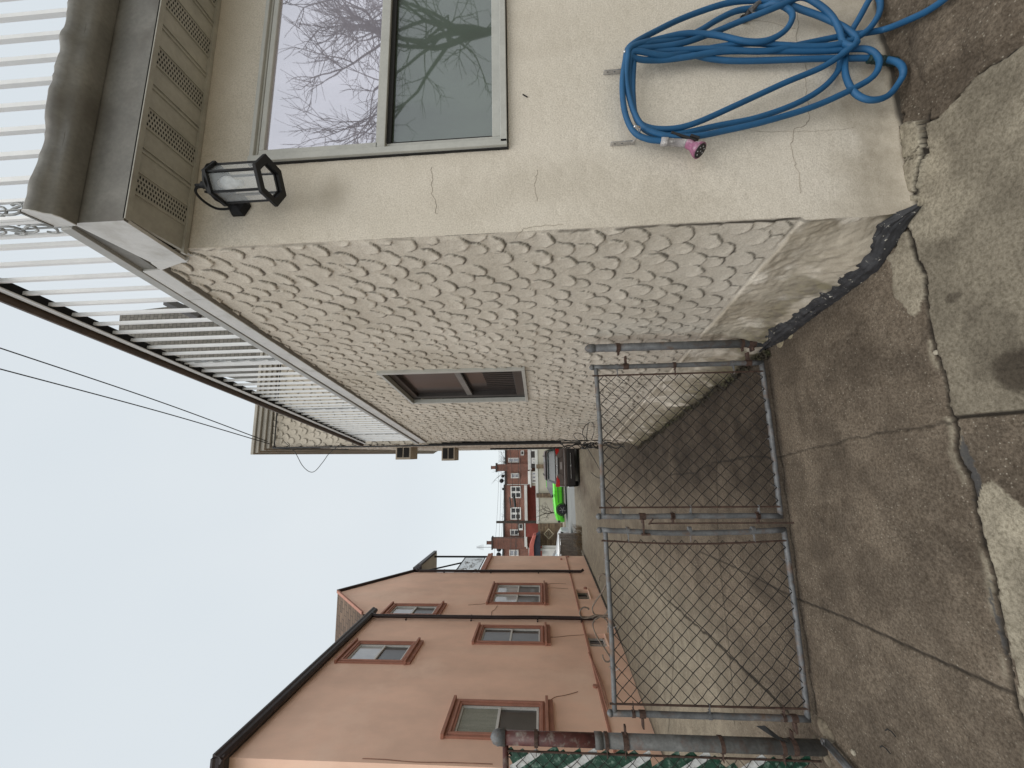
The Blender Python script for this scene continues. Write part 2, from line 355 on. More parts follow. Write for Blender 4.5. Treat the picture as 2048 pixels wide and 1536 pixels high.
groove(EDGE, .008, .012); groove(JOINT1, .007, .006, .55); groove(JOINT1b, .010, .012, .95, False); groove(JOINT2, .009, .006, .8, False); groove(JOINT2b, .016, .008, .85); groove(J3, .010, .004, .7, False); groove(J4, .010, .004, .8)
groove(JG, .007, .008, .8)
for L in FARJ: groove(L, .014, .008, .6, False)
right = in_poly(wx, wy, RIGHT); p1 = in_poly(wx, wy, P1); ps = in_poly(wx, wy, PSLAB); p2 = in_poly(wx, wy, P2); p3 = in_poly(wx, wy, P3) | in_poly(wx, wy, P3b)
up_r = (GX > .9) & (GY < 1.9) & ~right & ~ps & ~p1 & (np.array(seg_dist(GX, GY, CRACK)) > 0)
n1 = fbm(GX, GY, 2.2, 4); n2 = fbm(GX+9, GY, 7, 4)
pale = np.where(right, .85*smooth(.30, .52, n1+.12*smooth(.3, .9, GX)), 0.)
pale = np.where(p1, .8, pale); pale = np.where(ps, 1., pale); pale = np.where(p2, 1.25, pale)
pale = np.maximum(pale, .75*smooth(5, 12, GY)*smooth(.3, .7, fbm(GX*.6, GY*.15, 2, 3)+.12)); pale = np.maximum(pale, .6*smooth(3.2, 5, GY)*smooth(-1.2, -2.4, GX))
lip = smooth(.045, .015, dC)*(wx < 3)*(1-smooth(.014, .010, dC)); pale = np.maximum(pale, lip*.75*smooth(.55, .7, vnoise(GX, GY, 9)))
Zg += np.where(ps, .018, 0)+np.where(p2, .006, 0)+np.where(p1, .004, 0)-np.where(up_r, .02*smooth(.35, .7, n2)+.012*fbm(GX, GY, 25, 3), 0)
# oil stains by the joint; ground darker along both walls and past the gate
def blob(px, py, rx, ry, k):
    global dark
    c = gnd(px, py); d = np.hypot((wx-c[0])/rx, (wy-c[1])/ry); dark = np.maximum(dark, k*smooth(1, .45, d+(n2-.5)*.8))
blob(1912, 592, .035, .05, .8); blob(2040, 735, .11, .13, 1.); blob(1990, 690, .22, .16, .6); blob(2010, 640, .2, .1, .35); blob(1900, 905, .14, .1, .25)
blob(1830, 120, .12, .08, .3)
dark = np.maximum(dark, .22*smooth(.42, .66, fbm(GX+3, GY, 1.6, 4))*smooth(3.6, 3., GY))
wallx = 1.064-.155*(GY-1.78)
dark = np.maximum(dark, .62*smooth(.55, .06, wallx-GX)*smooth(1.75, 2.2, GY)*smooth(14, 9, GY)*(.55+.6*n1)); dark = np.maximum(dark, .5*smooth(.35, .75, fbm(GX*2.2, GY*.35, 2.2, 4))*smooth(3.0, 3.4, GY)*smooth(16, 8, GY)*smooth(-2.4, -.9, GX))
dark = np.maximum(dark, .55*smooth(.12, .02, np.abs(GX+4.2))*(GY > 5))
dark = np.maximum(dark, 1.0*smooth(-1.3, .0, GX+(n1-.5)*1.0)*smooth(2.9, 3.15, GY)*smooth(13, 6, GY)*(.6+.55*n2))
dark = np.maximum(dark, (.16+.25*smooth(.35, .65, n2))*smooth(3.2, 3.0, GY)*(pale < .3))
dark = np.maximum(dark, .42*right*smooth(.42, .60, fbm(GX+7, GY+2, 3.2, 5)+.35*smooth(1.0, .45, GX)*smooth(2.0, 1.7, GY)))
tar = np.where(p3, .8, 0.)
mk = np.stack([np.clip(dirt, 0, 1), np.clip(pale, 0, 1), np.clip(dark, 0, 1), np.clip(tar, 0, 1)], -1)
o = grid_obj('concrete_ground', np.stack([GX, GY, Zg], -1), mk, None, M_ground); tag(o, kind='structure')
mb = MB().box((-300, -300, -.3), (300, 300, -.045)); o = mb.build('ground', M_side); tag(o, kind='structure')
mb = MB().box((-60, 21.45, -.2), (60, 31, -.018)); o = mb.build('street', M_asph); tag(o, kind='structure')
mb = MB().box((-60, 20.2, -.2), (-4.4, 21.5, .01)).box((-60, 31, -.2), (60, 33.5, .1)); o = mb.build('pavement', M_side, bevel=.01); tag(o, kind='structure')

# ------------------------------------------------------------------ beige house
YF = 1.78; KX = -.155
def sx(y): return 1.064+KX*(y-YF)
ns = norm((-1, KX, 0))                     # outward normal of the side wall
house = thing('beige_house', (1.064, YF, 0), 'beige stucco house with scalloped side wall and flat roof deck', 'house')
WX0, WX1, WZ0, WZ1 = 1.556, 2.75, 1.875, 3.19     # front window opening
SY0, SY1, SZ0, SZ1 = 3.605, 4.61, 1.872, 3.205    # side window opening
def axis(a, b, st, extra):
    v = list(np.arange(a, b, st))+[b]+list(extra); return np.array(sorted(set(round(x, 5) for x in v)))
# front wall
ax_ = axis(1.064, 2.9, .0075, (WX0,)); az = axis(-.05, 3.53, .0085, (WZ0, WZ1)); WXE = 2.9
AX, AZ = np.meshgrid(ax_, az)
flare = .028*np.exp(-np.maximum(AZ, 0)/.05)*(.8+.5*vnoise(AX, AZ, 6))
ledc = smooth(.482, .462, AZ); AX = AX-ledc*(.016+.022*(fbm(YF*.6+AZ, AZ*2, 5, 3)-.4))*smooth(1.11, 1.066, AX)
AY = YF-flare+(fbm(AX, AZ, 1.5, 3)-.5)*.012+(fbm(AX, AZ, 25, 2)-.5)*.0025
cr = np.zeros(AX.shape); wxa = AX+(vnoise(AX, AZ, 18)-.5)*.035; wza = AZ+(vnoise(AX+9, AZ, 18)-.5)*.035
def fr(L): return [tuple(yp(a, b, YF)[[0, 2]]) for a, b in L]
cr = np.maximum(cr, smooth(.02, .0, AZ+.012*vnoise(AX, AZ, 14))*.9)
gr = .75*smooth(.55, .0, AZ)*smooth(.34, .62, fbm(AX, AZ, 3, 4)+.25*smooth(.25, 0, AZ))+.35*smooth(3.25, 3.5, AZ)+.16*smooth(.56, .7, fbm(AX, AZ*.5, 2.1, 4))  # grime at the foot and in blotches; soffit shade painted along the top
gr = np.maximum(gr, .5*smooth(.14, .0, np.hypot((AX-1.33)*.8, AZ-2.75)))  # darker round spot on the wall below the lantern
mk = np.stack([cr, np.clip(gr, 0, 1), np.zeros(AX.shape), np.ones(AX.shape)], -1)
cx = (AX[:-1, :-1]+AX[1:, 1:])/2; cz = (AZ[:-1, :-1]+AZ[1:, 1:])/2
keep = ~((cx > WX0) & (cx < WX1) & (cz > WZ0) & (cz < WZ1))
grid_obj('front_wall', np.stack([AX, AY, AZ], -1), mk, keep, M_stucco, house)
for L, rr in (([(861, 335), (866, 352), (862, 380), (870, 405), (874, 430)], .0011), ([(1075, 340), (1070, 372), (1073, 400)], .0010), ([(1030, 480), (1042, 462), (1060, 455), (1130, 448)], .0012),
              ([(1595, 20), (1597, 45), (1591, 80), (1610, 130), (1612, 165), (1618, 235), (1612, 248), (1588, 262), (1585, 300), (1594, 345), (1600, 390)], .0014), ([(1590, 60), (1530, 42), (1480, 40)], .0010), ([(1760, 250), (1640, 262), (1500, 262)], .0008)):
    P = catmull([yp(a, b, YF+.0006) for a, b in L], 8)
    P = [p+np.array(((vnoise(p[0], p[2], 60)-.5)*.016, 0, (vnoise(p[0]+4, p[2], 60)-.5)*.016)) for p in P]
    P = [np.array((p[0], YF+(fbm(p[0], p[2], 1.5, 3)-.5)*.012+(fbm(p[0], p[2], 25, 2)-.5)*.0025-.0004, p[2])) for p in P]
    MB().tube(P, rr, 4).build('wall_crack', M_hair, house)
p = yp(1050, 192, YF-.002); MB().bar(p-(.008, 0, .012), p+(.010, 0, .012), .008, .003).build('wall_chip', M_slot, house)
# side wall with hand-thrown scallops of stucco
def scallops(AY, AZ, y0, y1, z0, z1, pitch, T=.0095, flip=1):
    Hh = np.zeros(AY.shape); Dd = np.zeros(AY.shape); yv = AY[0]; zv = AZ[:, 0]; row = 0; z = z1
    r_ = random.Random(3)
    while z > z0-.05:
        y = y0-(.5*pitch if row % 2 else 0)
        while y < y1+pitch:
            cy = y+r_.uniform(-.028, .028); c2 = z+r_.uniform(-.026, .026); A = pitch*r_.uniform(.44, .62); B = pitch*r_.uniform(.33, .46)
            th = radians(r_.uniform(-30, 14)); t_ = T*r_.uniform(.65, 1.35)
            i0, i1 = np.searchsorted(yv, (cy-.14, cy+.14)); j0, j1 = np.searchsorted(zv, (c2-.14, c2+.14))
            if i1 > i0+1 and j1 > j0+1:
                dy = AY[j0:j1, i0:i1]-cy; dz = AZ[j0:j1, i0:i1]-c2
                wob = (vnoise(AY[j0:j1, i0:i1]*1., AZ[j0:j1, i0:i1], 32)-.5)*.2+(vnoise(AY[j0:j1, i0:i1]+5, AZ[j0:j1, i0:i1], 95)-.5)*.10
                a = (-dz*cos(th)-dy*sin(th))/A; b = (dy*cos(th)-dz*sin(th))/B*flip          # a grows towards the lip (down and near)
                r = np.hypot(a, b)+wob
                lipw = smooth(-.45, .75, a-.38*b)
                h = t_*(.12+.88*lipw)*smooth(1.0, .95, r)*(.55+.45*smooth(.35, .9, r))
                g = smooth(.93, .985, r)*smooth(1.13, 1.05, r)*smooth(.25, .75, lipw)*smooth(.25, .5, .35+vnoise(AY[j0:j1, i0:i1]+21, AZ[j0:j1, i0:i1], 20))  # dark line painted just outside the scallop's lip
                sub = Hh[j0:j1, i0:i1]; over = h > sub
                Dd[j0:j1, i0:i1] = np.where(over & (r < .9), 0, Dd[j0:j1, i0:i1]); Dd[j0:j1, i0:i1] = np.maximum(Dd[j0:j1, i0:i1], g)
                Hh[j0:j1, i0:i1] = np.maximum(sub, h)
            y += pitch*r_.uniform(.92, 1.08)
        z -= pitch*.82; row += 1
    return Hh, Dd
yv = [YF]
while yv[-1] < 7.2: yv.append(yv[-1]+.006*(1+.9*(yv[-1]-YF)/3))
ay = np.array(sorted(set([round(t, 5) for t in yv]+[SY0, SY1]))); az = axis(-.06, 3.80, .0065, (SZ0, SZ1, .47))
AY, AZ = np.meshgrid(ay, az)
Hs, Ds = scallops(AY, AZ, YF+.06, 7.2, .5, 3.78, .142)
edge = smooth(YF+.0, YF+.03, AY)*smooth(.475, .50, AZ)
Hs = Hs*edge; Ds = Ds*edge
led = smooth(.482, .462, AZ)                                      # smooth rendered foot below a ledge line
out = Hs+led*(.012+.11*smooth(.47, -.02, AZ)**1.6*smooth(YF, YF+.25, AY)+.022*(fbm(AY*.6+AZ, AZ*2, 5, 3)-.4))
out += (fbm(AY, AZ, 2, 3)-.5)*.012+(fbm(AY, AZ, 55, 3)-.5)*(.0035+.004*led)+led*(fbm(AY-AZ, (AY+AZ)*.35, 22, 3)-.5)*.012
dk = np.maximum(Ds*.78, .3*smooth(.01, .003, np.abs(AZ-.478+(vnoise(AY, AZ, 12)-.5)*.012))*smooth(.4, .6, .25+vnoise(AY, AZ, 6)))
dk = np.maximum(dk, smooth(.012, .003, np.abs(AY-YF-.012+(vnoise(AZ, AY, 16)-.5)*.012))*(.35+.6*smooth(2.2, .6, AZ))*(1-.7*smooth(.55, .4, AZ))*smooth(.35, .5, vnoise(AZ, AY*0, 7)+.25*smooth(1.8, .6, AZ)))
gr = .16*smooth(.52, .68, fbm(AY, AZ*.6, 2.6, 4))+.7*led*smooth(.36, .55, fbm(AY+AZ*.7, AZ-.7*AY, 5, 4)+.22*smooth(.3, 0, AZ))
gr = np.maximum(gr, .55*smooth(.9, .35, AZ)*smooth(2.3, 4, AY)*smooth(.4, .6, fbm(AY, AZ, 2.7, 4)))
ms = smooth(.40, .03, AZ)*smooth(.50, .66, fbm(AY, AZ, 6, 4)+.16*smooth(2.2, 3.6, AY)+.12*smooth(.15, 0, AZ)); ms = np.maximum(ms, .95*smooth(.07, .0, AZ)*smooth(2.9, 3.3, AY))
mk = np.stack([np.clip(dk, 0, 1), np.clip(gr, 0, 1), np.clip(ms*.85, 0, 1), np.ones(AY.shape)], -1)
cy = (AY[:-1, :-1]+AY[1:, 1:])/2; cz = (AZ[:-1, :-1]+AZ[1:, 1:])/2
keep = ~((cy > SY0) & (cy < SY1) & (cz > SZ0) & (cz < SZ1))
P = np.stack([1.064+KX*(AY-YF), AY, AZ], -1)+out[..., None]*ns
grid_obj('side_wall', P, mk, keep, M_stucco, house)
# tar smeared along the foot of the side wall
tv = np.arange(1.72, 3.16, .01); av = np.linspace(0, 1, 16); TA, TY = np.meshgrid(av, tv)
wid = (.078+.035*(vnoise(TY, TY*0, 6)-.5)+.018*(vnoise(TY, TY*0, 30)-.5))*smooth(3.17, 2.8, TY)*smooth(1.68, 1.85, TY)+.01
hz = wid*1.15*(1-TA)*(1+.35*(vnoise(TY+3, TA, 14)-.5)+.3*(vnoise(TY+3, TA, 45)-.5)); oo = .03+.10*smooth(YF, YF+.25, TY)*(.75+.25*TA)+wid*.5*TA+.012*np.sin(TA*pi)*(.6+vnoise(TY, TA, 9))-.02
P = np.stack([1.064+KX*(TY-YF), TY, np.maximum(hz, 0)+.004+.008*(vnoise(TY, TA, 25)-.3)], -1)+(oo)[..., None]*ns
P[..., 2] += .012*np.sin(TA*pi)
grid_obj('tar_seal', P, None, None, M_tar, house)
# core behind the skins, deck surface
mb = MB().prism([(1.14, YF+.06, -.05), (3.9, YF+.06, -.05), (3.9, 7.3, -.05), (.33, 7.3, -.05)], (0, 0, 1.6)); mb.build('inner_wall', M_slot, house)
# soffit box at the front
SZ = 3.515; FYf = 1.47; CX = 1.031
mb = MB().box((CX+.02, FYf+.006, SZ), (3.9, YF+.05, SZ+.02))
def xg(px, py): return float(gnd(px, py, SZ)[0])
vx = [xg(425, 106), xg(403, 216), xg(389, 319), xg(372, 431)]; vs_ = sorted(vx); st = (vs_[-1]-vs_[0])/3
cents = [vs_[0]+st*i for i in range(-0, 9)]
for c in cents:
    for dx in (-.055, .055, st/2-.012, st/2+.012): mb.bar((c+dx, FYf+.02, SZ-.003), (c+dx, YF-.012, SZ-.003), .009, .008)
mb.bar((CX+.01, FYf+.012, SZ-.004), (3.9, FYf+.012, SZ-.004), .024, .012).bar((CX, YF-.012, SZ-.006), (3.9, YF-.012, SZ-.006), .022, .016)
mb.build('soffit', M_soffit, house)
for c in cents:
    mb = MB()
    for k in range(4):
        for j in range(19):
            x = c-.034+.0225*k; y = FYf+.035+.0142*j+(.007 if k % 2 else 0); mb.box((x-.0065, y-.0028, SZ-.0012), (x+.0065, y+.0028, SZ+.004))
    mb.build('soffit_vent', M_slot, house)
# fascia boards: front, return, and the long side run
FT = 3.74
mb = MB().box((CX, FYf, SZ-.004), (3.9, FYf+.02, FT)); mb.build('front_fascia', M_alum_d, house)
def spt(y, off, z): return np.array([sx(y), y, z])+ns*off
mb = MB()
a0 = np.array([CX, FYf, 0]); a1 = spt(1.86, .022, 0)
mb.prism([a0+(0, 0, SZ-.004), a1+(0, 0, SZ+.05), a1+(0, 0, FT+.02), a0+(0, 0, FT+.02)], ns*-.018)
for y0, y1 in ((1.90, 2.2), (2.203, 4.3), (4.303, 7.05)):
    mb.prism([spt(y0, .03, 3.752), spt(y1, .03, 3.752), spt(y1, .034, 3.865), spt(y0, .034, 3.865)], ns*-.05)
mb.prism([spt(1.84, .024, SZ+.03), spt(1.90, .03, 3.752), spt(1.90, .032, FT+.02), spt(1.84, .028, FT+.02)], ns*-.03)
mb.build('side_fascia', M_fascia, house, bevel=.002)
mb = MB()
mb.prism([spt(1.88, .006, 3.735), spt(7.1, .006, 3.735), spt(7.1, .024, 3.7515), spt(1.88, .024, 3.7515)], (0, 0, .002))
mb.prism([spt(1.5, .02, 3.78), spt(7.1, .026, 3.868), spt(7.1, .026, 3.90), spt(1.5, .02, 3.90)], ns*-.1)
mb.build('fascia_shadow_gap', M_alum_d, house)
mb = MB().prism([spt(1.56, .036, 3.868), spt(7.08, .052, 3.885), spt(7.08, .052, 3.925), spt(1.56, .04, 3.925)], ns*-.12)
mb.build('deck_edge', M_alum, house, bevel=.003)
mb = MB().prism([spt(1.6, -.1, 3.90), (3.9, 1.60, 3.90), (3.9, 7.2, 3.90), spt(7.15, -.1, 3.90)], (0, 0, .02)); mb.build('roof_deck', M_dkroof, house)
# dented gutter
gx = np.concatenate([np.arange(CX-.012, 3.9, .01)]); prof = [(FYf-.003, 3.725), (FYf-.06, 3.722), (FYf-.085, 3.735), (FYf-.095, 3.757), (FYf-.112, 3.772), (FYf-.123, 3.79), (FYf-.127, 3.815), (FYf-.118, 3.832), (FYf-.105, 3.828), (FYf-.105, 3.80), (FYf-.09, 3.75), (FYf-.02, 3.74), (FYf-.003, 3.745)]
pr = np.array(prof); K = len(pr); PX = np.zeros((K, len(gx), 3)); dent = (vnoise(gx, gx*0, 5)-.5)*.030+(vnoise(gx+7, gx*0, 2)-.5)*.03; dnt2 = np.abs(vnoise(gx, gx*0+3, 7)-.5)
for k in range(K):
    f = smooth(3.75, 3.83, pr[k, 1])*1.; PX[k, :, 0] = gx; PX[k, :, 1] = pr[k, 0]+dent*f*.7+.012*np.abs(vnoise(gx, gx*0+9, 18)-.5)*f+.04*dnt2*smooth(3.735, 3.77, pr[k, 1]); PX[k, :, 2] = pr[k, 1]+dent*f*.45
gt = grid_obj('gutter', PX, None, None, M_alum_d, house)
mb = MB().prism([(CX-.012, y, z) for y, z in prof[:8]]+[(CX-.012, FYf-.003, 3.832)], (-.004, 0, 0)); mb.build('gutter_end', M_fascia, gt)
mb = MB().bar((CX-.014, FYf-.01, 3.83), (CX-.014, FYf-.12, 3.84), .012, .012); mb.build('gutter_bead', M_alum_d, gt)

# ---- windows of the beige house
M_paneU = glass_mat('front_upper_pane', (.62, .58, .68), .60, .015)  # lilac base colour paints in part of the sky's reflection
M_paneL = glass_mat('front_lower_pane', (.065, .092, .064), .15, .02)
M_paneD = glass_mat('side_dark_pane', (.045, .034, .030), .10, .06)
W = MB().box((WX0, YF, WZ0), (WX0, YF, WZ0)); W = MB()
win = MB().box((WX0-.012, YF-.022, WZ1-.002), (WX1, YF+.03, WZ1+.02)).box((WX0-.014, YF-.03, WZ0-.03), (WX1, YF+.03, WZ0+.004)).box((WX0-.03, YF-.03, WZ0-.03), (WX0+.004, YF+.02, WZ1+.02)).build('window', M_winfr, house, bevel=.003)
MB().box((WX0-.024, YF-.012, WZ0-.036), (WX1, YF+.01, WZ0-.03)).box((WX0-.036, YF-.012, WZ0-.036), (WX0-.03, YF+.01, WZ1+.026)).build('caulk_line', M_slot, win)
zm = 2.505
mb = MB()
mb.box((WX0+.004, YF-.012, WZ0+.004), (WX0+.018, YF+.055, WZ1)).box((WX0+.018, YF-.006, WZ1-.014), (WX1, YF+.055, WZ1-.002))
mb.build('frame', M_winfr, win, bevel=.002)
mb = MB()     # upper sash, in front
for a, b in (((WX0+.02, 0, zm+.02), (WX0+.055, 0, WZ1-.016)), ((WX0+.055, 0, WZ1-.045), (2.72, 0, WZ1-.016)), ((WX0+.02, 0, zm-.02), (2.72, 0, zm+.03)), ((2.66, 0, zm+.03), (2.72, 0, WZ1-.045))):
    mb.box((a[0], YF-.004, a[2]), (b[0], YF+.024, b[2]))
us = mb.build('upper_sash', M_winfr, win, bevel=.003)
MB().box((WX0+.05, YF+.012, zm+.025), (2.67, YF+.018, WZ1-.04)).build('pane', M_paneU, us)
mb = MB()
for a, b in (((WX0+.02, 0, WZ0+.006), (WX0+.062, 0, zm-.02)), ((WX0+.062, 0, WZ0+.006), (2.72, 0, WZ0+.05)), ((2.66, 0, WZ0+.05), (2.72, 0, zm-.02))):
    mb.box((a[0], YF+.018, a[2]), (b[0], YF+.046, b[2]))
ls = mb.build('lower_sash', M_winfr, win, bevel=.003)
MB().box((WX0+.058, YF+.034, WZ0+.045), (2.67, YF+.04, zm-.018)).build('pane', M_paneL, ls)
MB().box((WX0+.062, YF+.014, zm-.045), (2.66, YF+.03, zm-.021)).box((WX0+.062, YF+.022, WZ0+.05), (WX0+.07, YF+.032, zm-.03)).build('screen_edge', M_slot, ls)
MB().box((2.72, YF-.004, WZ0), (WX1, YF+.05, WZ1)).build('side_jamb', M_winfr, win)
# side window
def sbox(mb, y0, y1, z0, z1, o0, o1):
    P = [spt(y0, o1, z0), spt(y1, o1, z0), spt(y1, o1, z1), spt(y0, o1, z1)]; return mb.prism(P, ns*(o0-o1))
mb = MB(); sbox(mb, SY0-.035, SY0+.004, SZ0-.03, SZ1+.03, -.03, .03); sbox(mb, SY0, SY1+.03, SZ1, SZ1+.03, -.03, .022); sbox(mb, SY0, SY1+.03, SZ0-.03, SZ0+.002, -.03, .026); sbox(mb, SY1, SY1+.03, SZ0, SZ1, -.03, .018)
sw = mb.build('window', M_winfr, house, bevel=.002)
mb = MB(); M_dkfr = mat('bronze_frame', (.05, .042, .038), .4, var=.2)
zm2 = 2.52
for y0, y1, z0, z1 in ((SY0+.004, SY0+.06, SZ0, SZ1), (SY1-.07, SY1, SZ0, SZ1), (SY0+.06, SY1-.07, SZ1-.07, SZ1), (SY0+.06, SY1-.07, SZ0, SZ0+.10)): sbox(mb, y0, y1, z0, z1, -.14, -.035)
mb.build('frame', M_dkfr, sw, bevel=.004)
mb = MB(); sbox(mb, SY0+.06, SY1-.07, zm2-.03, zm2+.03, -.07, -.045); mb.build('meeting_rail', mat('grey_rail', (.17, .16, .15), .4), sw)
mb = MB(); sbox(mb, SY0+.05, SY1-.06, zm2, SZ1-.06, -.085, -.078); mb.build('pane', M_paneD, sw)
mb = MB(); sbox(mb, SY0+.05, SY1-.06, SZ0+.08, zm2-.02, -.105, -.098); mb.build('pane', M_paneD, sw)
mb = MB()
for k in range(9): sbox(mb, SY0+.3+.06*k, SY0+.31+.06*k, SZ0+.1, SZ0+.42, -.097, -.09)
mb.build('screen_ribs', M_dkfr, sw)

# ---- two-storey main block behind the roof deck
YB = 7.2; XB = .205; ZT = 6.72
ax_ = axis(XB, 3.2, .011, ()); az = axis(3.5, ZT, .011, ())
AX, AZ = np.meshgrid(ax_, az)
Hs, Ds = scallops(AX, AZ, XB, 3.2, 3.5, ZT, .15, .012, -1)
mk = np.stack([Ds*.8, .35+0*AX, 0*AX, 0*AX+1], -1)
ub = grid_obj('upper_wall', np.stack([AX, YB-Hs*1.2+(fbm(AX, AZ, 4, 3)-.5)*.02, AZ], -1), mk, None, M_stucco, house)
MB().box((3.2, YB, 3.5), (8, YB+.2, ZT)).build('upper_wall', M_stucco, house)
ay = axis(YB, 19.5, .03, ()); az = axis(-.05, ZT, .02, ())
AY, AZ = np.meshgrid(ay, az)
Hs, Ds = scallops(AY, AZ, YB, 19.5, 0, ZT, .16, .02)
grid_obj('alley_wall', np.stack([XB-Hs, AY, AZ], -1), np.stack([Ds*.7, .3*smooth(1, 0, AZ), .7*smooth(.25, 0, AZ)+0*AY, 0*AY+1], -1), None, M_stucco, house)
MB().box((XB+.03, YB+.02, -.05), (8, 19.5, ZT-.05)).build('inner_block', M_slot, house)
mb = MB()
for o_, z0, z1 in ((.04, ZT+.02, ZT+.09), (.08, ZT+.09, ZT+.17), (.12, ZT+.17, ZT+.24), (.15, ZT+.24, ZT+.30)):
    mb.box((XB-o_, YB-o_, z0), (8, 19.5+o_, z1))
mb.build('cornice', mat('cornice_paint', (.42, .385, .33), .7, var=.12), house, bevel=.01)
mb = MB().tube([(XB-.03, YB-.03, ZT-.05), (XB+.02, YB-.05, ZT-.08), (2.2, YB-.05, ZT-.06)], .012).tube([(XB-.03, YB-.04, ZT-.07), (XB-.035, YB-.03, 4.5), (XB-.03, YB-.02, 1.0)], .014)
mb.tube(catmull([(XB-.03, YB-.04, ZT-.05), (XB-.05, YB+.4, ZT-.12), (XB-.04, YB+1.3, ZT-.25), (XB-.04, YB+2.6, ZT-.2)], 6), .012)
mb.build('wall_cable', M_cable, house)
# downpipe and cable bundle at the corner, wiring on the alley wall
for L, r in (([(.19, 7.05, 3.7), (.19, 7.06, 1.35)], .012), ([(.12, 9.5, 2.9), (.12, 9.5, 1.2)], .02)): MB().tube(L, r).build('corner_pipe', M_black, house)
c0 = yp(1178, 884, 5.9)
mb = MB()
for k in range(9):
    q = random.Random(k); pts = []
    for j in range(9):
        t = j/8; pts.append((c0[0]-.05+q.uniform(-.05, .05), 5.9+q.uniform(-.1, .1), c0[2]+(.42-.9*t)*(.3 if k > 3 else 1)+q.uniform(-.03, .03)))
    mb.tube(catmull(pts, 5), .006, 5)
for L in ([(1170, 880), (1165, 865), (1172, 850), (1185, 845), (1188, 862), (1183, 880)], [(1160, 882), (1150, 876), (1148, 868), (1158, 866), (1168, 872), (1176, 880)], [(1172, 884), (1176, 850), (1182, 820), (1190, 806)], [(1190, 806), (1186, 812), (1180, 820), (1184, 826)],
          [(1172, 890), (1180, 905), (1192, 925), (1202, 945)], [(1182, 945), (1190, 952), (1200, 956), (1206, 948)], [(1130, 893), (1150, 890), (1175, 888)], [(1110, 884), (1120, 878), (1140, 882), (1160, 883)], [(900, 883), (1000, 883), (1100, 882), (1165, 882)]):
    mb.tube(catmull([yp(a, b, 5.85) for a, b in L], 6), .0045, 5)
tag(mb.build('cable_tangle', M_cable), 'tangle of thin black cables hanging against the scalloped wall above the gate', 'cables')

# air conditioners on the alley wall
def aircon(y, z, lab, dx=.30):
    t = thing('window_air_conditioner', (XB, y, z), lab, 'air conditioner', 'air conditioners on the alley wall')
    MB().box((XB-dx, y, z), (XB, y+.52, z+.36)).build('case', mat('aircon_case', (.42, .36, .28), .5), t, bevel=.01)
    mb = MB()
    for k in range(2): mb.box((XB-dx+.05, y-.006, z+.04+.155*k), (XB-.03, y+.004, z+.17+.155*k))
    mb.build('grille', M_slot, t); return t
a_ = xp(830, 893, XB); aircon(a_[1]-.3, a_[2], 'nearer and higher window air conditioner on the alley wall, just past the deck edge')
a_ = xp(900, 893, XB); aircon(a_[1]+.5, a_[2]-.02, 'farther and lower window air conditioner sticking out of the alley wall', .36)

# grey shingled building rising behind the railing
nb = thing('shingled_building', (3, 10, 0), 'tall grey shingled building corner seen through the white balusters', 'building')
YN = 10.; pa = yp(240, 625, YN); pb = yp(307, 718, YN); pc = yp(235, 693, YN)
M_shing = brick_mat('weathered_shingle', (.24, .225, .20), (.17, .16, .14), (.10, .095, .085), 1., .16, .12)
MB().prism([(pb[0]-.15, YN, 0), (pa[0]+1.1, YN, 0), (pa[0]+1.1, YN, pa[2]-2.6), (pa[0]+.15, YN, pa[2]-1.9), (pa[0], YN, pa[2]), (pc[0], YN, pc[2]), (pb[0], YN, pb[2])], (0, 5, 0)).build('wall', M_shing, nb)
M_eav = mat('dark_eave', (.09, .085, .085), .5)
MB().bar(yp(213, 681, YN-.3), yp(236, 692, YN-.1), .14, .12).build('eave', M_eav, nb, bevel=.02); MB().bar(yp(331, 602, YN-.6), yp(400, 634, YN-.2), .2, .16).build('eave', M_eav, nb, bevel=.02)
MB().box((pc[0]-.03, YN-.04, pc[2]-.9), (pc[0]+.06, YN+.04, pc[2]+.05)).build('corner_trim', M_dkroof, nb)

# ------------------------------------------------------------------ roof deck railing
rail = thing('deck_railing', (1.0, 1.5, 3.9), 'white metal baluster railing with lattice posts round the roof deck', 'railing')
ZR = 4.86; OFF = -.0
def rp_(y, z, o_=OFF): return spt(y, o_, z)
FY = 1.52
y = 1.70; k = 0; posts = [1.585, 3.21, 4.80, 6.36]
while y < 6.95:
    if min(abs(y-p) for p in posts) > .07: MB().bar(rp_(y, 3.93), rp_(y, ZR), .022, .022, (0, 1, 0)).build('baluster', M_white, rail)
    y += .134
x = 1.305
while x < 3.1:
    MB().bar((x, FY, 3.80), (x, FY, ZR), .024, .024, (0, 1, 0)).build('baluster', M_white, rail); x += .1365
def scrollpost(p, ax):
    ax = np.array(ax, float); w2 = .045
    mb = MB()
    for s_ in (-1, 1): mb.bar(p+ax*s_*w2, p+ax*s_*w2+(0, 0, ZR+.02-p[2]), .016, .016, (0, 1, 0))
    po = mb.build('post', M_white, rail); mb = MB(); z = p[2]+.06; s_ = 1
    while z < ZR-.14:
        pts = [p+ax*(s_*.034*cos(t)*(1-.1*t))+np.array((0, 0, z-p[2]+.06-.055*sin(t*1.0)+.012*t)) for t in np.linspace(-.8, 4.6, 12)]
        mb.tube(pts, .006, 5); z += .085; s_ *= -1
    mb.tube([p+(0, 0, .02), p+(0, 0, ZR-p[2])], .005, 5)
    mb.build('scroll_work', mat('scroll_metal', (.34, .35, .35), .5, var=.4, sc=30), po)
for p in posts: scrollpost(rp_(p, 3.92), norm((KX, 1, 0)))
scrollpost(np.array((1.15, FY, 3.83)), (1, 0, 0))
MB().bar(rp_(1.45, ZR, .034), rp_(7.05, ZR, .034), .008, .05).bar((1.05, FY-.032, ZR), (3.2, FY-.032, ZR), .008, .05).build('top_rail', M_white, rail)
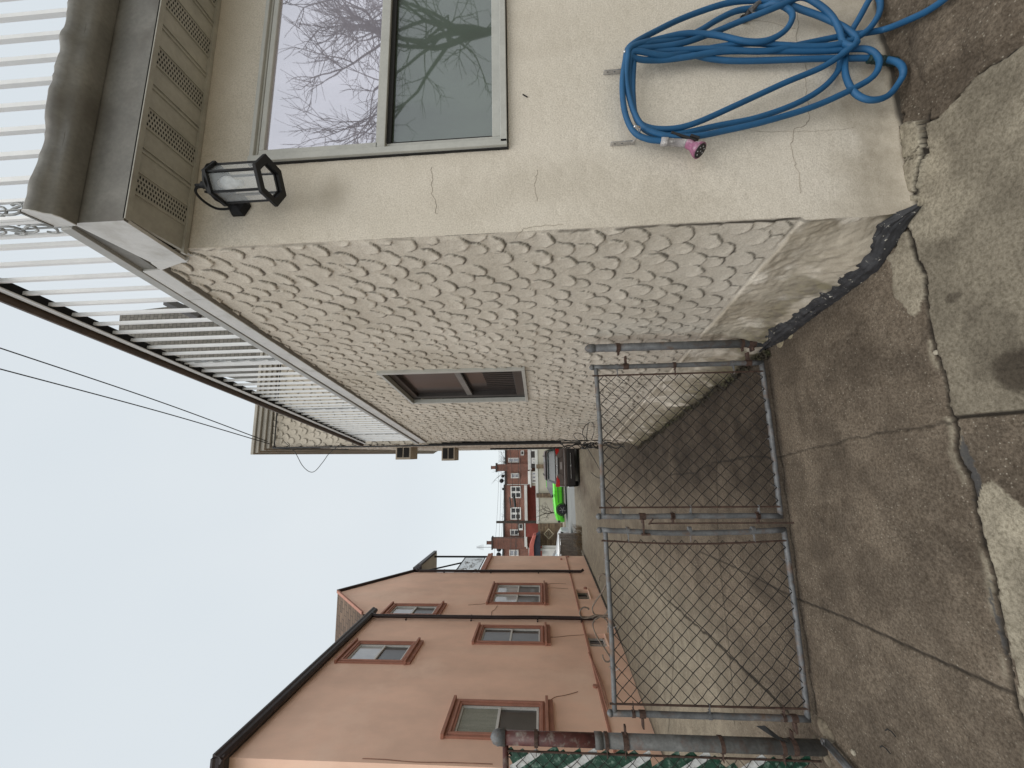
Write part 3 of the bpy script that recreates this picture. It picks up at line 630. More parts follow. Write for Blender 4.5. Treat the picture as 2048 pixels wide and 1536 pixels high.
MB().bar(rp_(1.45, ZR+.005), rp_(7.05, ZR+.005), .058, .018).bar((1.05, FY, ZR+.005), (3.2, FY, ZR+.005), .058, .018).build('rail_channel_shade', M_slot, rail)  # black bars paint the shaded hollow of the rail channel
MB().bar(rp_(1.40, ZR+.06, .03), rp_(7.1, ZR+.06, .03), .10, .03).bar((1.0, FY-.03, ZR+.06), (3.2, FY-.03, ZR+.06), .10, .03).build('cap_rail', M_brownrail, rail, bevel=.006)
MB().bar(rp_(1.45, ZR+.034, .02), rp_(7.05, ZR+.034, .02), .03, .03).build('rail_gap_shade', M_slot, rail)  # black bar paints the shade in the gap under the cap rail

# ------------------------------------------------------------------ wall lantern
LC = yp(488, 368, 1.61)                      # middle of the glass cage
lx, ly = float(LC[0]), 1.60
zt, zb = float(yp(446, 362, 1.61)[2]), float(yp(541, 370, 1.61)[2])
lan = thing('wall_lantern', (lx, YF, zb), 'black six-sided wall lantern on a scroll arm beside the front window', 'wall lamp')
def hexa(r, z, ph=pi/6): return [np.array((lx+r*cos(ph+pi/3*k), ly+r*sin(ph+pi/3*k), z)) for k in range(6)]
def hexring(mb, r0, r1, z, h):
    a, b = hexa(r0, z), hexa(r1, z)
    for k in range(6):
        j = (k+1) % 6; mb.add([a[k], a[j], b[j], b[k]]+[p+(0, 0, h) for p in (a[k], a[j], b[j], b[k])], [(0, 1, 2, 3), (7, 6, 5, 4), (0, 4, 5, 1), (1, 5, 6, 2), (2, 6, 7, 3), (3, 7, 4, 0)])
mb = MB(); hexring(mb, .076, .112, zb-.012, .014); hexring(mb, .070, .098, zt-.004, .016); hexring(mb, .070, .082, zb+.004, .008)
for p, q in zip(hexa(.082, zb), hexa(.083, zt)): mb.bar(p, q, .009, .009)
mb.build('cage', M_black, lan)
mb = MB()
for k in range(6):
    a, b = hexa(.079, zb+.006), hexa(.079, zt-.004); j = (k+1) % 6; mb.add([a[k], a[j], b[j], b[k]], [(0, 1, 2, 3)])
Mg, n, b_ = nodes_mat('lantern_glass'); b_.inputs['Roughness'].default_value = .05
tr = N(n, 'ShaderNodeBsdfTransparent'); ms_ = N(n, 'ShaderNodeMixShader'); b_.inputs['Base Color'].default_value = (.75, .78, .8, 1); ms_.inputs[0].default_value = .30
n.links.new(tr.outputs[0], ms_.inputs[1]); n.links.new(b_.outputs[0], ms_.inputs[2]); n.links.new(ms_.outputs[0], n.nodes['Material Output'].inputs[0])
mb.build('glass', Mg, lan)
MB().lathe((lx, ly, zt+.008), [(.092, 0), (.085, .012), (.06, .035), (.03, .05), (.018, .06)], 12).build('roof', M_black, lan, True)
MB().lathe((lx, ly, zt-.11), [(.012, -.0), (.014, .03), (.030, .055), (.033, .075), (.026, .098), (.008, .108)], 14).build('bulb', M_bulb, lan, True)
MB().lathe((lx, ly, zt-.025), [(.016, 0), (.016, .03)], 10).build('socket', M_wht, lan)
pb_ = xzp = yp(480, 414, YF)
MB().lathe((pb_[0], YF, pb_[2]), [(.062, 0), (.060, .012), (.048, .03), (.02, .038)], 6, (0, -1, 0)).lathe((pb_[0], YF-.03, pb_[2]), [(.02, 0), (.016, .03)], 10, (0, -1, 0)).build('backplate', M_black, lan)
zs_ = float(yp(382, 370, ly+.02)[2])
A0 = np.array((pb_[0], YF-.05, pb_[2]))
arm = catmull([A0, A0+(-.002, -.03, .05), (lx-.01, YF-.02, zt+.07), (lx-.02, YF-.028, zs_-.03), (lx-.012, ly+.10, zs_), (lx, ly+.045, zs_-.005), (lx, ly+.01, zs_-.05), (lx, ly+.03, zs_-.085), (lx, ly+.055, zs_-.07), (lx, ly+.045, zs_-.05)], 6)
MB().tube(arm, .0062, 8).tube([(lx, ly, zt+.06), (lx, ly, zs_-.045)], .008, 8).lathe((lx, ly, zt+.06), [(.008, 0), (.02, .008), (.012, .02), (.018, .03), (.006, .045)], 10).build('arm', M_black, lan, True)

# ------------------------------------------------------------------ hose, hooks and tap
def z3(X, Y): return (1100+X/2.56, Y/2.56)
def hook(px, py, ln, lab):
    p = yp(px, py, YF-.012); t = thing('hose_hook', (p[0], YF, p[2]), lab, 'hook', 'chrome hose hooks')
    MB().bar(p+(0, 0, 0), p-(0, 0, ln), .006, .026, (0, 1, 0)).build('plate', M_chrome, t, bevel=.002)
    q = p-(0, 0, ln)
    MB().tube(catmull([q+(0, .006, .02), q+(0, -.035, .0), q+(0, -.085, -.002), q+(0, -.10, .022)], 5), .006, 8).build('prong', M_chrome, t, True)
    mb = MB()
    for d in (.02, .055): mb.lathe(p+(0, -.002, -d), [(.0065, 0), (.004, .004)], 8, (0, -1, 0))
    mb.build('screw', M_galv, t)
    MB().lathe(q+(0, -.10, .022), [(.004, -.004), (.008, .0), (.004, .008)], 8).build('tip', M_chrome, t, True)
hook(1207, 145, .11, 'chrome hose hook behind the top of the blue hose, nearer the house tap')
hook(1221, 288, .12, 'chrome hose hook above the spray nozzle')
hs = thing('garden_hose', (1.95, YF-.05, 1.2), 'blue rubber garden hose looped over the hooks on the beige wall', 'hose')
HR = .0138
raw = [ # (zoom x, zoom y, lift from the wall in cm)
(575, 722, 5), (500, 712, 5), (430, 675, 5), (385, 580, 6), (370, 440, 7), (385, 310, 8), (412, 235, 9), (550, 155, 6), (700, 85, 4), (900, 18, 4), (1050, 2, 4), (1180, 12, 5), (1290, 50, 5), (1400, 90, 5), (1520, 150, 6), (1570, 210, 7), (1500, 270, 6), (1490, 300, 4), (1470, 370, 3), (1390, 455, 3), (1250, 535, 3), (1050, 605, 3), (850, 645, 3), (650, 688, 4), (540, 690, 4), (455, 630, 4), (412, 500, 5), (405, 380, 6), (412, 300, 8), (440, 262, 9),
(600, 285, 6), (760, 258, 4), (1000, 222, 5), (1200, 232, 5), (1380, 238, 5), (1520, 215, 6), (1620, 160, 7), (1680, 80, 7), (1690, 10, 6), (1665, -30, 6), (1640, -10, 5), (1590, 80, 5), (1530, 190, 4), (1512, 300, 4), (1515, 390, 5), (1560, 475, 6), (1640, 512, 7), (1730, 490, 7), (1795, 410, 6), (1808, 360, 5), (1780, 320, 5), (1700, 302, 4), (1640, 298, 4), (1400, 300, 3.4), (1000, 312, 3), (830, 302, 3), (700, 272, 4), (600, 262, 5), (450, 250, 8), (405, 272, 9),
(450, 302, 7), (560, 308, 5), (700, 292, 5), (880, 264, 5), (1100, 262, 4), (1400, 262, 4), (1560, 250, 5), (1640, 258, 6), (1685, 310, 7), (1660, 385, 7), (1560, 450, 6), (1350, 545, 5), (1100, 622, 5), (900, 668, 5), (740, 698, 6), (590, 694, 6), (480, 650, 6), (425, 560, 6), (392, 420, 7), (398, 300, 9), (420, 240, 10),
(560, 200, 7), (700, 172, 6), (850, 180, 6), (1000, 212, 7), (1110, 208, 7), (1200, 160, 7), (1240, 95, 7), (1225, 50, 6), (1150, 18, 6), (1080, 38, 3), (960, 55, 3), (860, 100, 3), (760, 160, 4), (650, 205, 5), (500, 222, 8), (420, 248, 9),
(560, 240, 7), (700, 215, 6), (840, 165, 4), (960, 115, 4), (1100, 60, 6), (1200, 20, 7), (1290, -15, 7), (1370, 20, 7), (1440, 80, 6.5), (1480, 150, 6), (1500, 215, 6), (1545, 235, 8), (1570, 215, 8), (1560, 230, 8), (1480, 290, 7), (1380, 350, 6), (1200, 425, 5), (950, 540, 5), (750, 628, 5), (620, 660, 5), (500, 652, 5), (440, 600, 5), (424, 480, 5), (428, 340, 6), (440, 245, 8),
(560, 262, 6), (800, 250, 5), (1100, 262, 5), (1310, 222, 4), (1480, 188, 4), (1620, 168, 5), (1720, 148, 6), (1840, 100, 6), (1950, 45, 6), (2060, -40, 6), (2150, -160, 6)]
pts = []
for X, Y, l in raw:
    a, b = z3(X, Y); p = yp(a, b, YF-.012-l*.0105)
    if p[2] < .02+HR:
        g = gnd(a, b, HR+.008); p = g if g[1] > 1.0 else p
    pts.append(p)
MB().tube(catmull(pts, 7), HR, 10).build('hose', M_hose, hs, True)
# black-green joiner
j0, j1 = [yp(*z3(a, b), YF-.06) for a, b in ((1630, 300), (1775, 318))]
jj = [j0+(j1-j0)*t for t in np.linspace(0, 1, 15)]
MB().tube(jj, [.018+.0025*(i % 2) for i in range(15)], 10).build('hose_joiner', M_joiner, hs)
# nozzle
a, b, c = [yp(*q, YF-.075) for q in ((1322, 283), (1378, 287), (1400, 306))]
def lerp(a, b, t): return a+(b-a)*t
noz = MB().tube([a, lerp(a, b, .22), lerp(a, b, .24), lerp(a, b, .8), b], [.019, .0205, .017, .0185, .018], 12).build('nozzle', M_chalk, hs, True)
ax_n = norm(np.array((c[0]-b[0]-.03, -.035, c[2]-b[2]-.01)))
MB().lathe(lerp(a, b, .93), [(.017, -.008), (.021, .012), (.020, .034), (.028, .052), (.036, .072), (.037, .082)], 16, ax_n).build('head', M_pink, noz, True)
hd = lerp(a, b, .93)+ax_n*.0825
MB().lathe(hd, [(.032, 0), (.031, .003)], 16, ax_n).build('spray_face', M_plastic, noz)
mb = MB()
for k in range(7):
    e1 = norm(np.cross(ax_n, (0, 0, 1))); e2 = np.cross(ax_n, e1); t = 2*pi*k/7
    mb.lathe(hd+(e1*cos(t)+e2*sin(t))*(.020 if k else 0)+ax_n*.003, [(.0035, 0), (.002, .003)], 6, ax_n)
mb.build('spray_jet', M_chalk, noz)
MB().bar(*[yp(*q, YF-.088) for q in ((1342, 265), (1392, 281))], .011, .012).bar(*[yp(*q, YF-.088) for q in ((1380, 272), (1398, 278))], .02, .012).build('lever', M_plastic, noz, bevel=.003)
mb = MB()
for k in range(7): p = lerp(a, b, .05+.03*k); mb.tube([p-(0.0, 0, .001), p+norm(b-a)*.0025], .0185, 10)
mb.build('threaded_collar', M_galv, noz)
# tap at the top edge of the picture
tp = yp(1490, 30, YF); t = thing('outdoor_tap', tp, 'dark outdoor tap fitting on the wall behind the hose loops', 'tap')
q0, q1, q2 = yp(1488, 38, YF-.01), yp(1500, 22, YF-.05), yp(1515, 8, YF-.05)
MB().tube([q0, lerp(q0, q1, .4), q1], [.016, .013, .015], 10).build('body', M_plastic, t, True)
MB().lathe(q0, [(.022, -.003), (.022, .006)], 10, (0, -1, 0)).build('flange', M_plastic, t)
MB().tube([q1, q2], [.014, .013], 8).tube([q2, q2+norm(q2-q1)*.012], .0145, 8).build('coupling', M_galv, t)

# ------------------------------------------------------------------ chain link gates
GY0 = 2.99
def gz(px, py): return yp(px, py, GY0)
def clamp(mb, p, r, w=.02, side=1, ln=.03):
    mb.tube([p-(0, 0, w/2), p+(0, 0, w/2)], r+.005, 10); mb.bar(p+(side*r, 0, 0), p+(side*(r+ln), 0, 0), w, .012)
    mb.tube([p+(side*(r+ln*.6), -.014, 0), p+(side*(r+ln*.6), .014, 0)], .005, 6)
rp2 = thing('gate_post', (.785, GY0, 0), 'short grey pipe post against the scalloped wall, carrying the gate hinge', 'gate post')
MB().tube([(.785, GY0, -.05), (.785, GY0, 1.29)], .0305, 14).build('pipe', M_galv, rp2, True)
MB().lathe((.785, GY0, 1.285), [(.034, 0), (.034, .03), (.030, .05), (.018, .068), (.004, .075)], 14).build('cap', M_galv, rp2, True)
for z, w_ in ((1.11, .03), (.13, .05), (.20, .02)): mb = MB(); clamp(mb, np.array((.785, GY0, z)), .03, w_, -1, .03); mb.build('hinge', M_rust, rp2)

def leaf(name, x0, x1, zb, zt, lab, ext0, ext1, bend=0.):
    """x0 right stile, x1 left stile (x0 > x1)"""
    t = thing(name, (x0, GY0, 0), lab, 'gate', 'chain link driveway gate leaves')
    R = .0185
    def st(x, e, bend):
        n_ = 14; zz = np.linspace(zb-.01, zt+e, n_); return [(x+bend*sin(pi*(z-zb)/(zt-zb))+.002*random.uniform(-1, 1), GY0, z) for z in zz]
    for x, e, bb in ((x0, ext0, bend), (x1, ext1, 0)):
        s_ = MB().tube(st(x, e, bb), R, 12).build('stile', M_galv, t, True)
        MB().lathe((x, GY0, zt+e), [(R+.003, -.012), (R+.003, .004), (R*.8, .014), (.003, .02)], 12).build('cap', M_galv, s_, True)
    for nm, z, r in (('top_pipe', zt, .0165), ('bottom_pipe', zb, .0175)):
        xx = np.linspace(x0, x1, 16); MB().tube([(x, GY0, z-.006*sin(pi*i/15)+.0015*random.uniform(-1, 1)) for i, x in enumerate(xx)], r, 12).build(nm, M_galv, t, True)
    bx0, bx1 = x0-.068, x1+.062
    for x, bb in ((bx0, bend), (bx1, 0)):
        MB().tube([(x+bb*sin(pi*k/8), GY0-.012, zb+.0+(zt-zb+.03)*k/8) for k in range(9)], .0065, 6).build('tension_bar', M_rust, t)
    for x, bx in ((x0, bx0), (x1, bx1)):
        sg = 1 if bx > x else -1
        for f in (.17, .52, .87) if sg < 0 else (.12, .5, .9):
            z = zb+(zt-zb)*f; mb = MB(); mb.tube([(x, GY0, z-.011), (x, GY0, z+.011)], R+.004, 10); mb.bar((x+sg*R, GY0-.006, z), (bx+sg*.012, GY0-.010, z), .004, .021, (0, 1, 0)).tube([(x+sg*(R+.012), GY0-.018, z), (x+sg*(R+.012), GY0+.012, z)], .005, 6)
            mb.build('tension_band', M_rust if random.random() < .4 else M_galv, t)
    # woven wire
    Wd = bx0-bx1; nx = 22; px = Wd/nx; nz_ = 13; pz = (zt-zb-.03)/nz_*1.0; mb = MB()
    sag = lambda x, z: (.004*sin(x*9+z*7)+(.018*(max(0, .35-(z-zb))/.35)**1.5*sin(x*14) if bend else 0), .006*sin(x*5+z*4))
    for k in range(nx):
        pts = []
        for j in range(nz_*2+1):
            xx = bx1+px*(k+.5)+px*.5*(1 if (j+k) % 2 == 0 else -1)*1.04+random.uniform(-.0015, .0015); z = zb+.012+pz*j/2+random.uniform(-.0015, .0015)
            s1, s2 = sag(xx, z); pts.append((xx+s2*.4, GY0-.008+.0035*(1 if j % 2 else -1), z+s1))
        mb.tube(pts, .0034, 5)
    mb.build('wire_mesh', M_wire, t)
    mb = MB()
    for f in (.22, .55, .8):
        x = lerp(x0, x1, f+random.uniform(-.05, .05))
        for z, sg in ((zt, -1), (zb, 1)):
            mb.tube([(x+.009*sin(a*1.), GY0+.02*cos(a), z+.021*sin(a)) for a in np.linspace(-2, 4, 12)]+[(x+.01, GY0-.012, z+sg*.045)], .0014, 4)
    mb.build('tie_wire', M_chrome, t); return t
L1 = leaf('gate_leaf', .636, -.449, .075, 1.283, 'chain link gate leaf hinged on the post by the scalloped wall', .03, .035)
L2 = leaf('gate_leaf', -.541, -1.690, .065, 1.278, 'bent chain link gate leaf with an iron scroll on its top pipe', .04, .03, -.022)
for x, z, s_, lf_ in ((.636, 1.06, 1, L1), (.636, .17, 1, L1), (-1.69, 1.10, -1, L2), (-1.69, .15, -1, L2)): mb = MB(); clamp(mb, np.array((x, GY0, z)), .0185, .04, s_, .06); mb.build('hinge', M_rust, lf_)
mb = MB()
for px, s_ in ((1345, 1), (1515, 1)): z = gz(px, 1035)[2]; clamp(mb, np.array((-.449, GY0, z)), .0185, .03, -1, .03); clamp(mb, np.array((-.449, GY0, z)), .0185, .02, 1, .01)
mb.bar((-.495, GY0-.01, gz(1300, 1045)[2]), (-.495, GY0-.01, 0), .009, .009, (0, 1, 0)).tube([(-.495, GY0-.01, gz(1300, 1045)[2]), (-.50, GY0-.015, gz(1300, 1045)[2]+.012), (-.46, GY0-.05, gz(1302, 1035)[2])], .006, 6)
mb.build('drop_bolt', M_rust, L1)
mb = MB(); z = gz(1285, 1040)[2]; clamp(mb, np.array((-.449, GY0, z)), .0185, .045, -1, .03); mb.bar((-.49, GY0-.02, z), (-.57, GY0-.025, z+.005), .03, .008, (0, 0, 1)).bar((-.565, GY0-.03, z+.02), (-.565, GY0-.03, z-.04), .012, .02, (0, 1, 0)); mb.build('latch', M_rust, L1)
# iron scroll standing on the left leaf
def z5(X, Y): return yp(900+X/4.655, 1080+Y/4.655, GY0+.02)
mb = MB()
for L in ([(1478, 365), (1462, 335), (1430, 318), (1398, 330), (1384, 360), (1395, 378)], [(1475, 362), (1425, 470), (1350, 580), (1326, 640), (1345, 690), (1400, 708), (1450, 692), (1472, 640), (1478, 600)],
          [(1490, 725), (1420, 704), (1340, 705), (1290, 722), (1240, 724), (1210, 695), (1212, 655), (1245, 628), (1290, 638), (1288, 650)], [(1500, 860), (1482, 800), (1452, 740), (1400, 715), (1352, 738), (1330, 785), (1345, 850), (1385, 930), (1440, 1010), (1495, 1100), (1480, 1132), (1445, 1128), (1424, 1095), (1422, 1070)],
          [(1320, 725), (1360, 700), (1420, 712), (1475, 705)], [(1480, 700), (1476, 780), (1468, 830), (1470, 860)]):
    P = catmull([z5(*q) for q in L], 7); mb.tube(P, .0052, 6)
mb.build('iron_scroll', mat('bare_iron', (.17, .13, .10), .6, .4, var=.5, sc=25), L2, True)

# ------------------------------------------------------------------ big post and slatted fence on the left
fn = thing('slatted_fence', (-1.82, GY0, 0), 'chain link fence with green and white privacy slats and a thick maroon-topped post', 'fence')
PXc = -1.85
zc = gz(1195, 1470)[2]
MB().tube([(PXc, GY0, -.1), (PXc, GY0, zc)], .042, 16).tube([(PXc, GY0, zc-.03), (PXc, GY0, zc+.02)], .047, 16).build('post_lower', M_post, fn, True)
MB().tube([(PXc, GY0, zc-.2), (PXc, GY0, 2.03)], .040, 16).build('post_upper', M_redpost, fn, True)
MB().lathe((PXc, GY0, 2.03), [(.046, -.03), (.046, .01), (.047, .02), (.036, .05), (.016, .066), (.003, .07)], 16).build('post_cap', M_galv, fn, True)
for px in (1072, 1212, 1248, 1440, 1560):
    mb = MB(); z = gz(px, 1470)[2]; mb.tube([(PXc, GY0, z-.012), (PXc, GY0, z+.012)], .0475, 14); mb.bar((PXc-.04, GY0-.02, z), (PXc-.085, GY0-.02, z), .004, .022, (0, 1, 0))
    mb.build('band', M_rust, fn)
for px in (1250, 1582): mb = MB(); clamp(mb, np.array((PXc, GY0, gz(px, 1460)[2])), .042, .03, 1, .05); mb.build('hinge', M_rust, fn)
MB().tube([(PXc, GY0, 2.0), (-4.0, GY0, 2.0)], .02, 12).build('top_rail', M_redpost, fn, True)
MB().tube([(PXc-.07, GY0-.01, .02), (PXc-.07, GY0-.01, 2.0)], .006, 6).build('tension_bar', M_rust, fn)
mb = MB(); pz = .088; x0 = PXc-.07
for k in range(20):
    xk = x0-pz*.5*(k+.5)
    mb.tube([(xk+pz*.26*(1 if (j+k) % 2 else -1), GY0-.012+.006*(1 if j % 2 else -1), .04+pz*j/2) for j in range(44)], .0025, 5)
for k in range(8): mb.tube([(x0-.03-pz*k, GY0-.02, 2.0-.03), (x0-.02-pz*k, GY0-.03, 1.985), (x0-.015-pz*k, GY0-.01, 1.975), (x0-.03-pz*k, GY0-.008, 1.96)], .004, 5)
mb.build('wire_mesh', M_wire, fn)
r_ = random.Random(5)
for k in range(32):
    z1 = 1.93-.088*k; white = k % 4 == 2; mi = 0 if k not in (11, 16, 17) else .10
    s0 = r_.uniform(-.012, .03)+mi; L = 1.0
    d = np.array((-.50, 0, .866)); p = np.array((x0+.01, GY0-.003, z1+.0))+d*s0; q = p+d*L
    if q[2] > 1.965: q = p+d*max(.04, (1.965-p[2])/.866)
    if p[2] < .03: break
    a_ = np.cross(d, (0, 1, 0)); wdt = .0235
    pts_ = [p+a_*wdt*.9, q+a_*wdt, q-a_*wdt, p-a_*wdt+d*r_.uniform(-.02, .02)]
    MB().prism(pts_, (0, .006, 0)).build('slat', M_slatw if white else M_green, fn, bevel=.002, label='white privacy slat' if white else None)
b0, b1 = gnd(1652, 1485, .04), gnd(1740, 1585, .03)
br = MB().tube([b0+(0, 0, .02), b0, b1], .022, 10).build('ground_pipe', M_galv, None, True); tag(br, 'grey pipe lying on the concrete at the foot of the slatted fence', 'pipe')
lf = gz(1520, 1450); mb = MB().add([lf+(0, -.01, .03), lf+(-.05, -.03, -.06), lf+(-.09, -.02, -.16), lf+(-.055, -.03, -.11), lf+(.01, -.02, -.02)], [(0, 1, 2, 3, 4)])
tag(mb.build('plastic_strip', M_cable), 'torn black plastic strip caught beside the fence post', 'plastic strip')
# rubble of cement round the post foot
mb = MB(); bm_c = gnd(1645, 1478)
for k in range(16):
    p = bm_c+np.array((r_.uniform(-.12, .10), r_.uniform(-.08, .12), -.01)); r = r_.uniform(.015, .045)
    mb.lathe(p, [(r, 0), (r*.9, r*.3), (r*.5, r*.55), (.002, r*.6)], 7)
tag(mb.build('cement_rubble', mat('crumbled_cement', (.17, .14, .10), .95, var=.4, sc=20, bd=.004), None, True), 'crumbled cement at the foot of the big fence post', 'rubble')
mb = MB(); c_ = gnd(1566, 668)
for k in range(14):
    p = c_+np.array((r_.uniform(-.05, .05), r_.uniform(-.09, .05), -.010)); r = r_.uniform(.03, .065); mb.lathe(p, [(r, 0), (r*.9, .010), (r*.6, .017), (.002, .019)], 9)
tag(mb.build('cement_patch', mat('mossy_cement', (.24, .20, .13), .95, var=.4, sc=18, bd=.004), None, True), 'lumpy yellowish cement patch at the foot of the short gate post', 'cement patch')
# leaf litter and moss collected along the foot of the side wall beyond the gate
mb = MB(); r_ = random.Random(12)
for k in range(2600):
    y = 3.02+(r_.random()**1.5)*4.3; o_ = .135+abs(r_.gauss(0, .022))+.012*sin(y*9); p = spt(y, o_, r_.uniform(.0, .05)*max(0, 1-(o_-.12)*9)+.004)
    s_ = r_.uniform(.006, .017); a_ = r_.uniform(0, 6.3); u_ = np.array((cos(a_), sin(a_), r_.uniform(-.5, .5)))*s_; v_ = np.array((-sin(a_), cos(a_), r_.uniform(-.6, .6)))*s_*.6
    mb.add([p-u_, p-v_, p+u_, p+v_+(0, 0, s_*.4)], [(0, 1, 2), (0, 2, 3)])
tag(mb.build('leaf_litter', mat('dead_leaf_litter', (.050, .040, .026), .95, var=.6, sc=60, stain=(.075, .08, .03), stain_sc=8)), 'dark leaf litter and moss along the foot of the scalloped wall', 'leaf litter', kind='stuff')
# small litter: pebbles and twigs
for k, (px, py, s_, lab) in enumerate([(1872, 705, .012, 'small pale stone beside the long crack'), (1812, 563, .006, 'tiny dark pebble on the smooth slab'), (1707, 1505, .016, 'pale stone chip near the lower fence corner')]):
    p = gnd(px, py); tag(MB().lathe(p-(0, 0, .003), [(s_, 0), (s_*.95, s_*.5), (s_*.4, s_*.9)], 6).build('stone_chip', M_side), lab, 'stone chip')
for px, py, a, lab in ((1792, 1474, 1.2, 'curled dry twig on the concrete'), (1781, 1508, 1.5, 'short dry twig close to the picture edge')):
    p = gnd(px, py, .006); tag(MB().tube([p, p+(.012, .02, .004), p+(.008, .045, .002), p+(-.008, .06, .003)], .003, 5).build('twig', M_slot), lab, 'twig')

# ------------------------------------------------------------------ salmon house
SX = -4.2
sh = thing('salmon_house', (SX, 6.2, 0), 'two-storey salmon stucco house with terracotta window trim across the driveway', 'house')
openings = [('A', 8.80, 9.76, 4.62, 6.02, 1, 0), ('B', 6.72, 7.66, 1.76, 3.28, 1, 0), ('C', 9.72, 10.70, 1.74, 3.32, 1, 0), ('D', 12.12, 13.95, 1.74, 3.32, 2, 0), ('E', 11.20, 12.06, 4.62, 6.02, 1, 0), ('b1', 12.62, 13.45, .37, .72, 1, 1), ('b2', 9.72, 10.36, .34, .74, 1, 1)]
def wallgrid(name, y0, y1, z0, z1f, holes, x=SX):
    ys_ = axis(y0, y1, .25, [v for h in holes for v in (h[0], h[1])]); zs__ = axis(z0, z1f, .25, [v for h in holes for v in (h[2], h[3])])
    mb = MB()
    for i in range(len(ys_)-1):
        for j in range(len(zs__)-1):
            cy_, cz_ = (ys_[i]+ys_[i+1])/2, (zs__[j]+zs__[j+1])/2
            if any(h[0] < cy_ < h[1] and h[2] < cz_ < h[3] for h in holes): continue
            mb.add([(x, ys_[i], zs__[j]), (x, ys_[i+1], zs__[j]), (x, ys_[i+1], zs__[j+1]), (x, ys_[i], zs__[j+1])], [(0, 1, 2, 3)])
    return mb
hol = [(o_[1]+.09, o_[2]-.09, o_[3]+.09, o_[4]-.09) if not o_[6] else o_[1:5] for o_ in openings]
mb = wallgrid('w', 6.2, 11.33, -.1, 6.25, [h for h in hol if h[1] < 11]); mb2 = wallgrid('w', 11.33, 15.2, -.1, 6.36, [h for h in hol if h[0] > 11]); mb.add(mb2.v, mb2.f)
mb.add([(SX, 11.33, 6.36), (SX, 15.2, 6.36), (SX, 15.2, 6.42), (SX, 13.0, 8.14), (SX, 11.33, 6.62)], [(0, 1, 2, 3, 4)])
# side facing the yard, and the low front part
mb.add([(SX, 6.2, -.1), (SX, 6.2, 6.25), (-13, 6.2, 6.25), (-13, 6.2, -.1)], [(0, 1, 2, 3)])
mb.box((-13, 15.2, -.1), (SX+.001, 17.57, 3.84))
mb.build('wall', M_salmon, sh)
MB().box((-13, 6.25, -.1), (SX-.32, 15.1, 6.22)).build('inner_wall', M_slot, sh)
# cracks, belt, base kerb, strings of old cable
mb = MB().box((SX-.01, 6.19, .755), (SX+.022, 17.58, .80)); mb.build('belt_course', M_terra, sh, bevel=.006)
mb = MB().box((SX-.01, 6.15, -.1), (SX+.05, 17.6, .045)); mb.build('base_kerb', mat('damp_kerb', (.07, .055, .042), .9, var=.4, sc=3), sh)
def wline(L, r=.012, x=SX+.004): return catmull([xp(a, b, x) for a, b in L], 5)
def w5(L): return [(900+X/4.655, 1080+Y/4.655) for X, Y in L]
M_crk = mat('brown_crack', (.30, .15, .10), .9)  # brown colour of the salmon wall's cracks
for L in (w5([(915, 1505), (980, 1462), (1060, 1448), (1150, 1425), (1190, 1412)]), w5([(920, 905), (1000, 903), (1100, 892), (1250, 882)]), w5([(440, 612), (415, 650), (390, 665), (385, 700), (360, 715)]), w5([(170, 605), (260, 600), (330, 592)]), [(725, 1517), (770, 1519), (830, 1524), (900, 1525), (985, 1528)], w5([(890, 415), (960, 405), (1080, 408)]), w5([(890, 450), (960, 446), (1100, 455)])):
    MB().tube(wline(L), .006, 4).build('wall_crack', M_crk, sh)
mb = MB().tube(wline(w5([(1290, 1045), (1350, 1200), (1400, 1350), (1450, 1536), (1470, 1600)]), x=SX+.03), .014, 5).tube(wline(w5([(1290, 1050), (1360, 1190), (1425, 1350), (1475, 1536)]), x=SX+.03), .010, 5)
mb.lathe(xp(*w5([(1355, 1370)])[0], SX), [(.05, 0), (.05, .03)], 8, (1, 0, 0)).lathe(xp(*w5([(1035, 183)])[0], SX), [(.05, 0), (.04, .05)], 8, (1, 0, 0)).lathe(xp(*w5([(1100, 160)])[0], SX), [(.05, 0), (.04, .05)], 8, (1, 0, 0)).lathe(xp(*w5([(1260, 455)])[0], SX), [(.06, 0), (.05, .05)], 8, (1, 0, 0))
mb.build('wall_fixture', M_terra, sh)
M_gl = glass_mat('salmon_house_glass', (.06, .06, .052), .08, .04); M_curt = mat('curtained_glass', (.30, .31, .26), .25, var=.15, sc=3, stretch=(8, 8, .7))
M_curt2 = glass_mat('curtain_glass_bright', (.42, .44, .42), .22, .04)
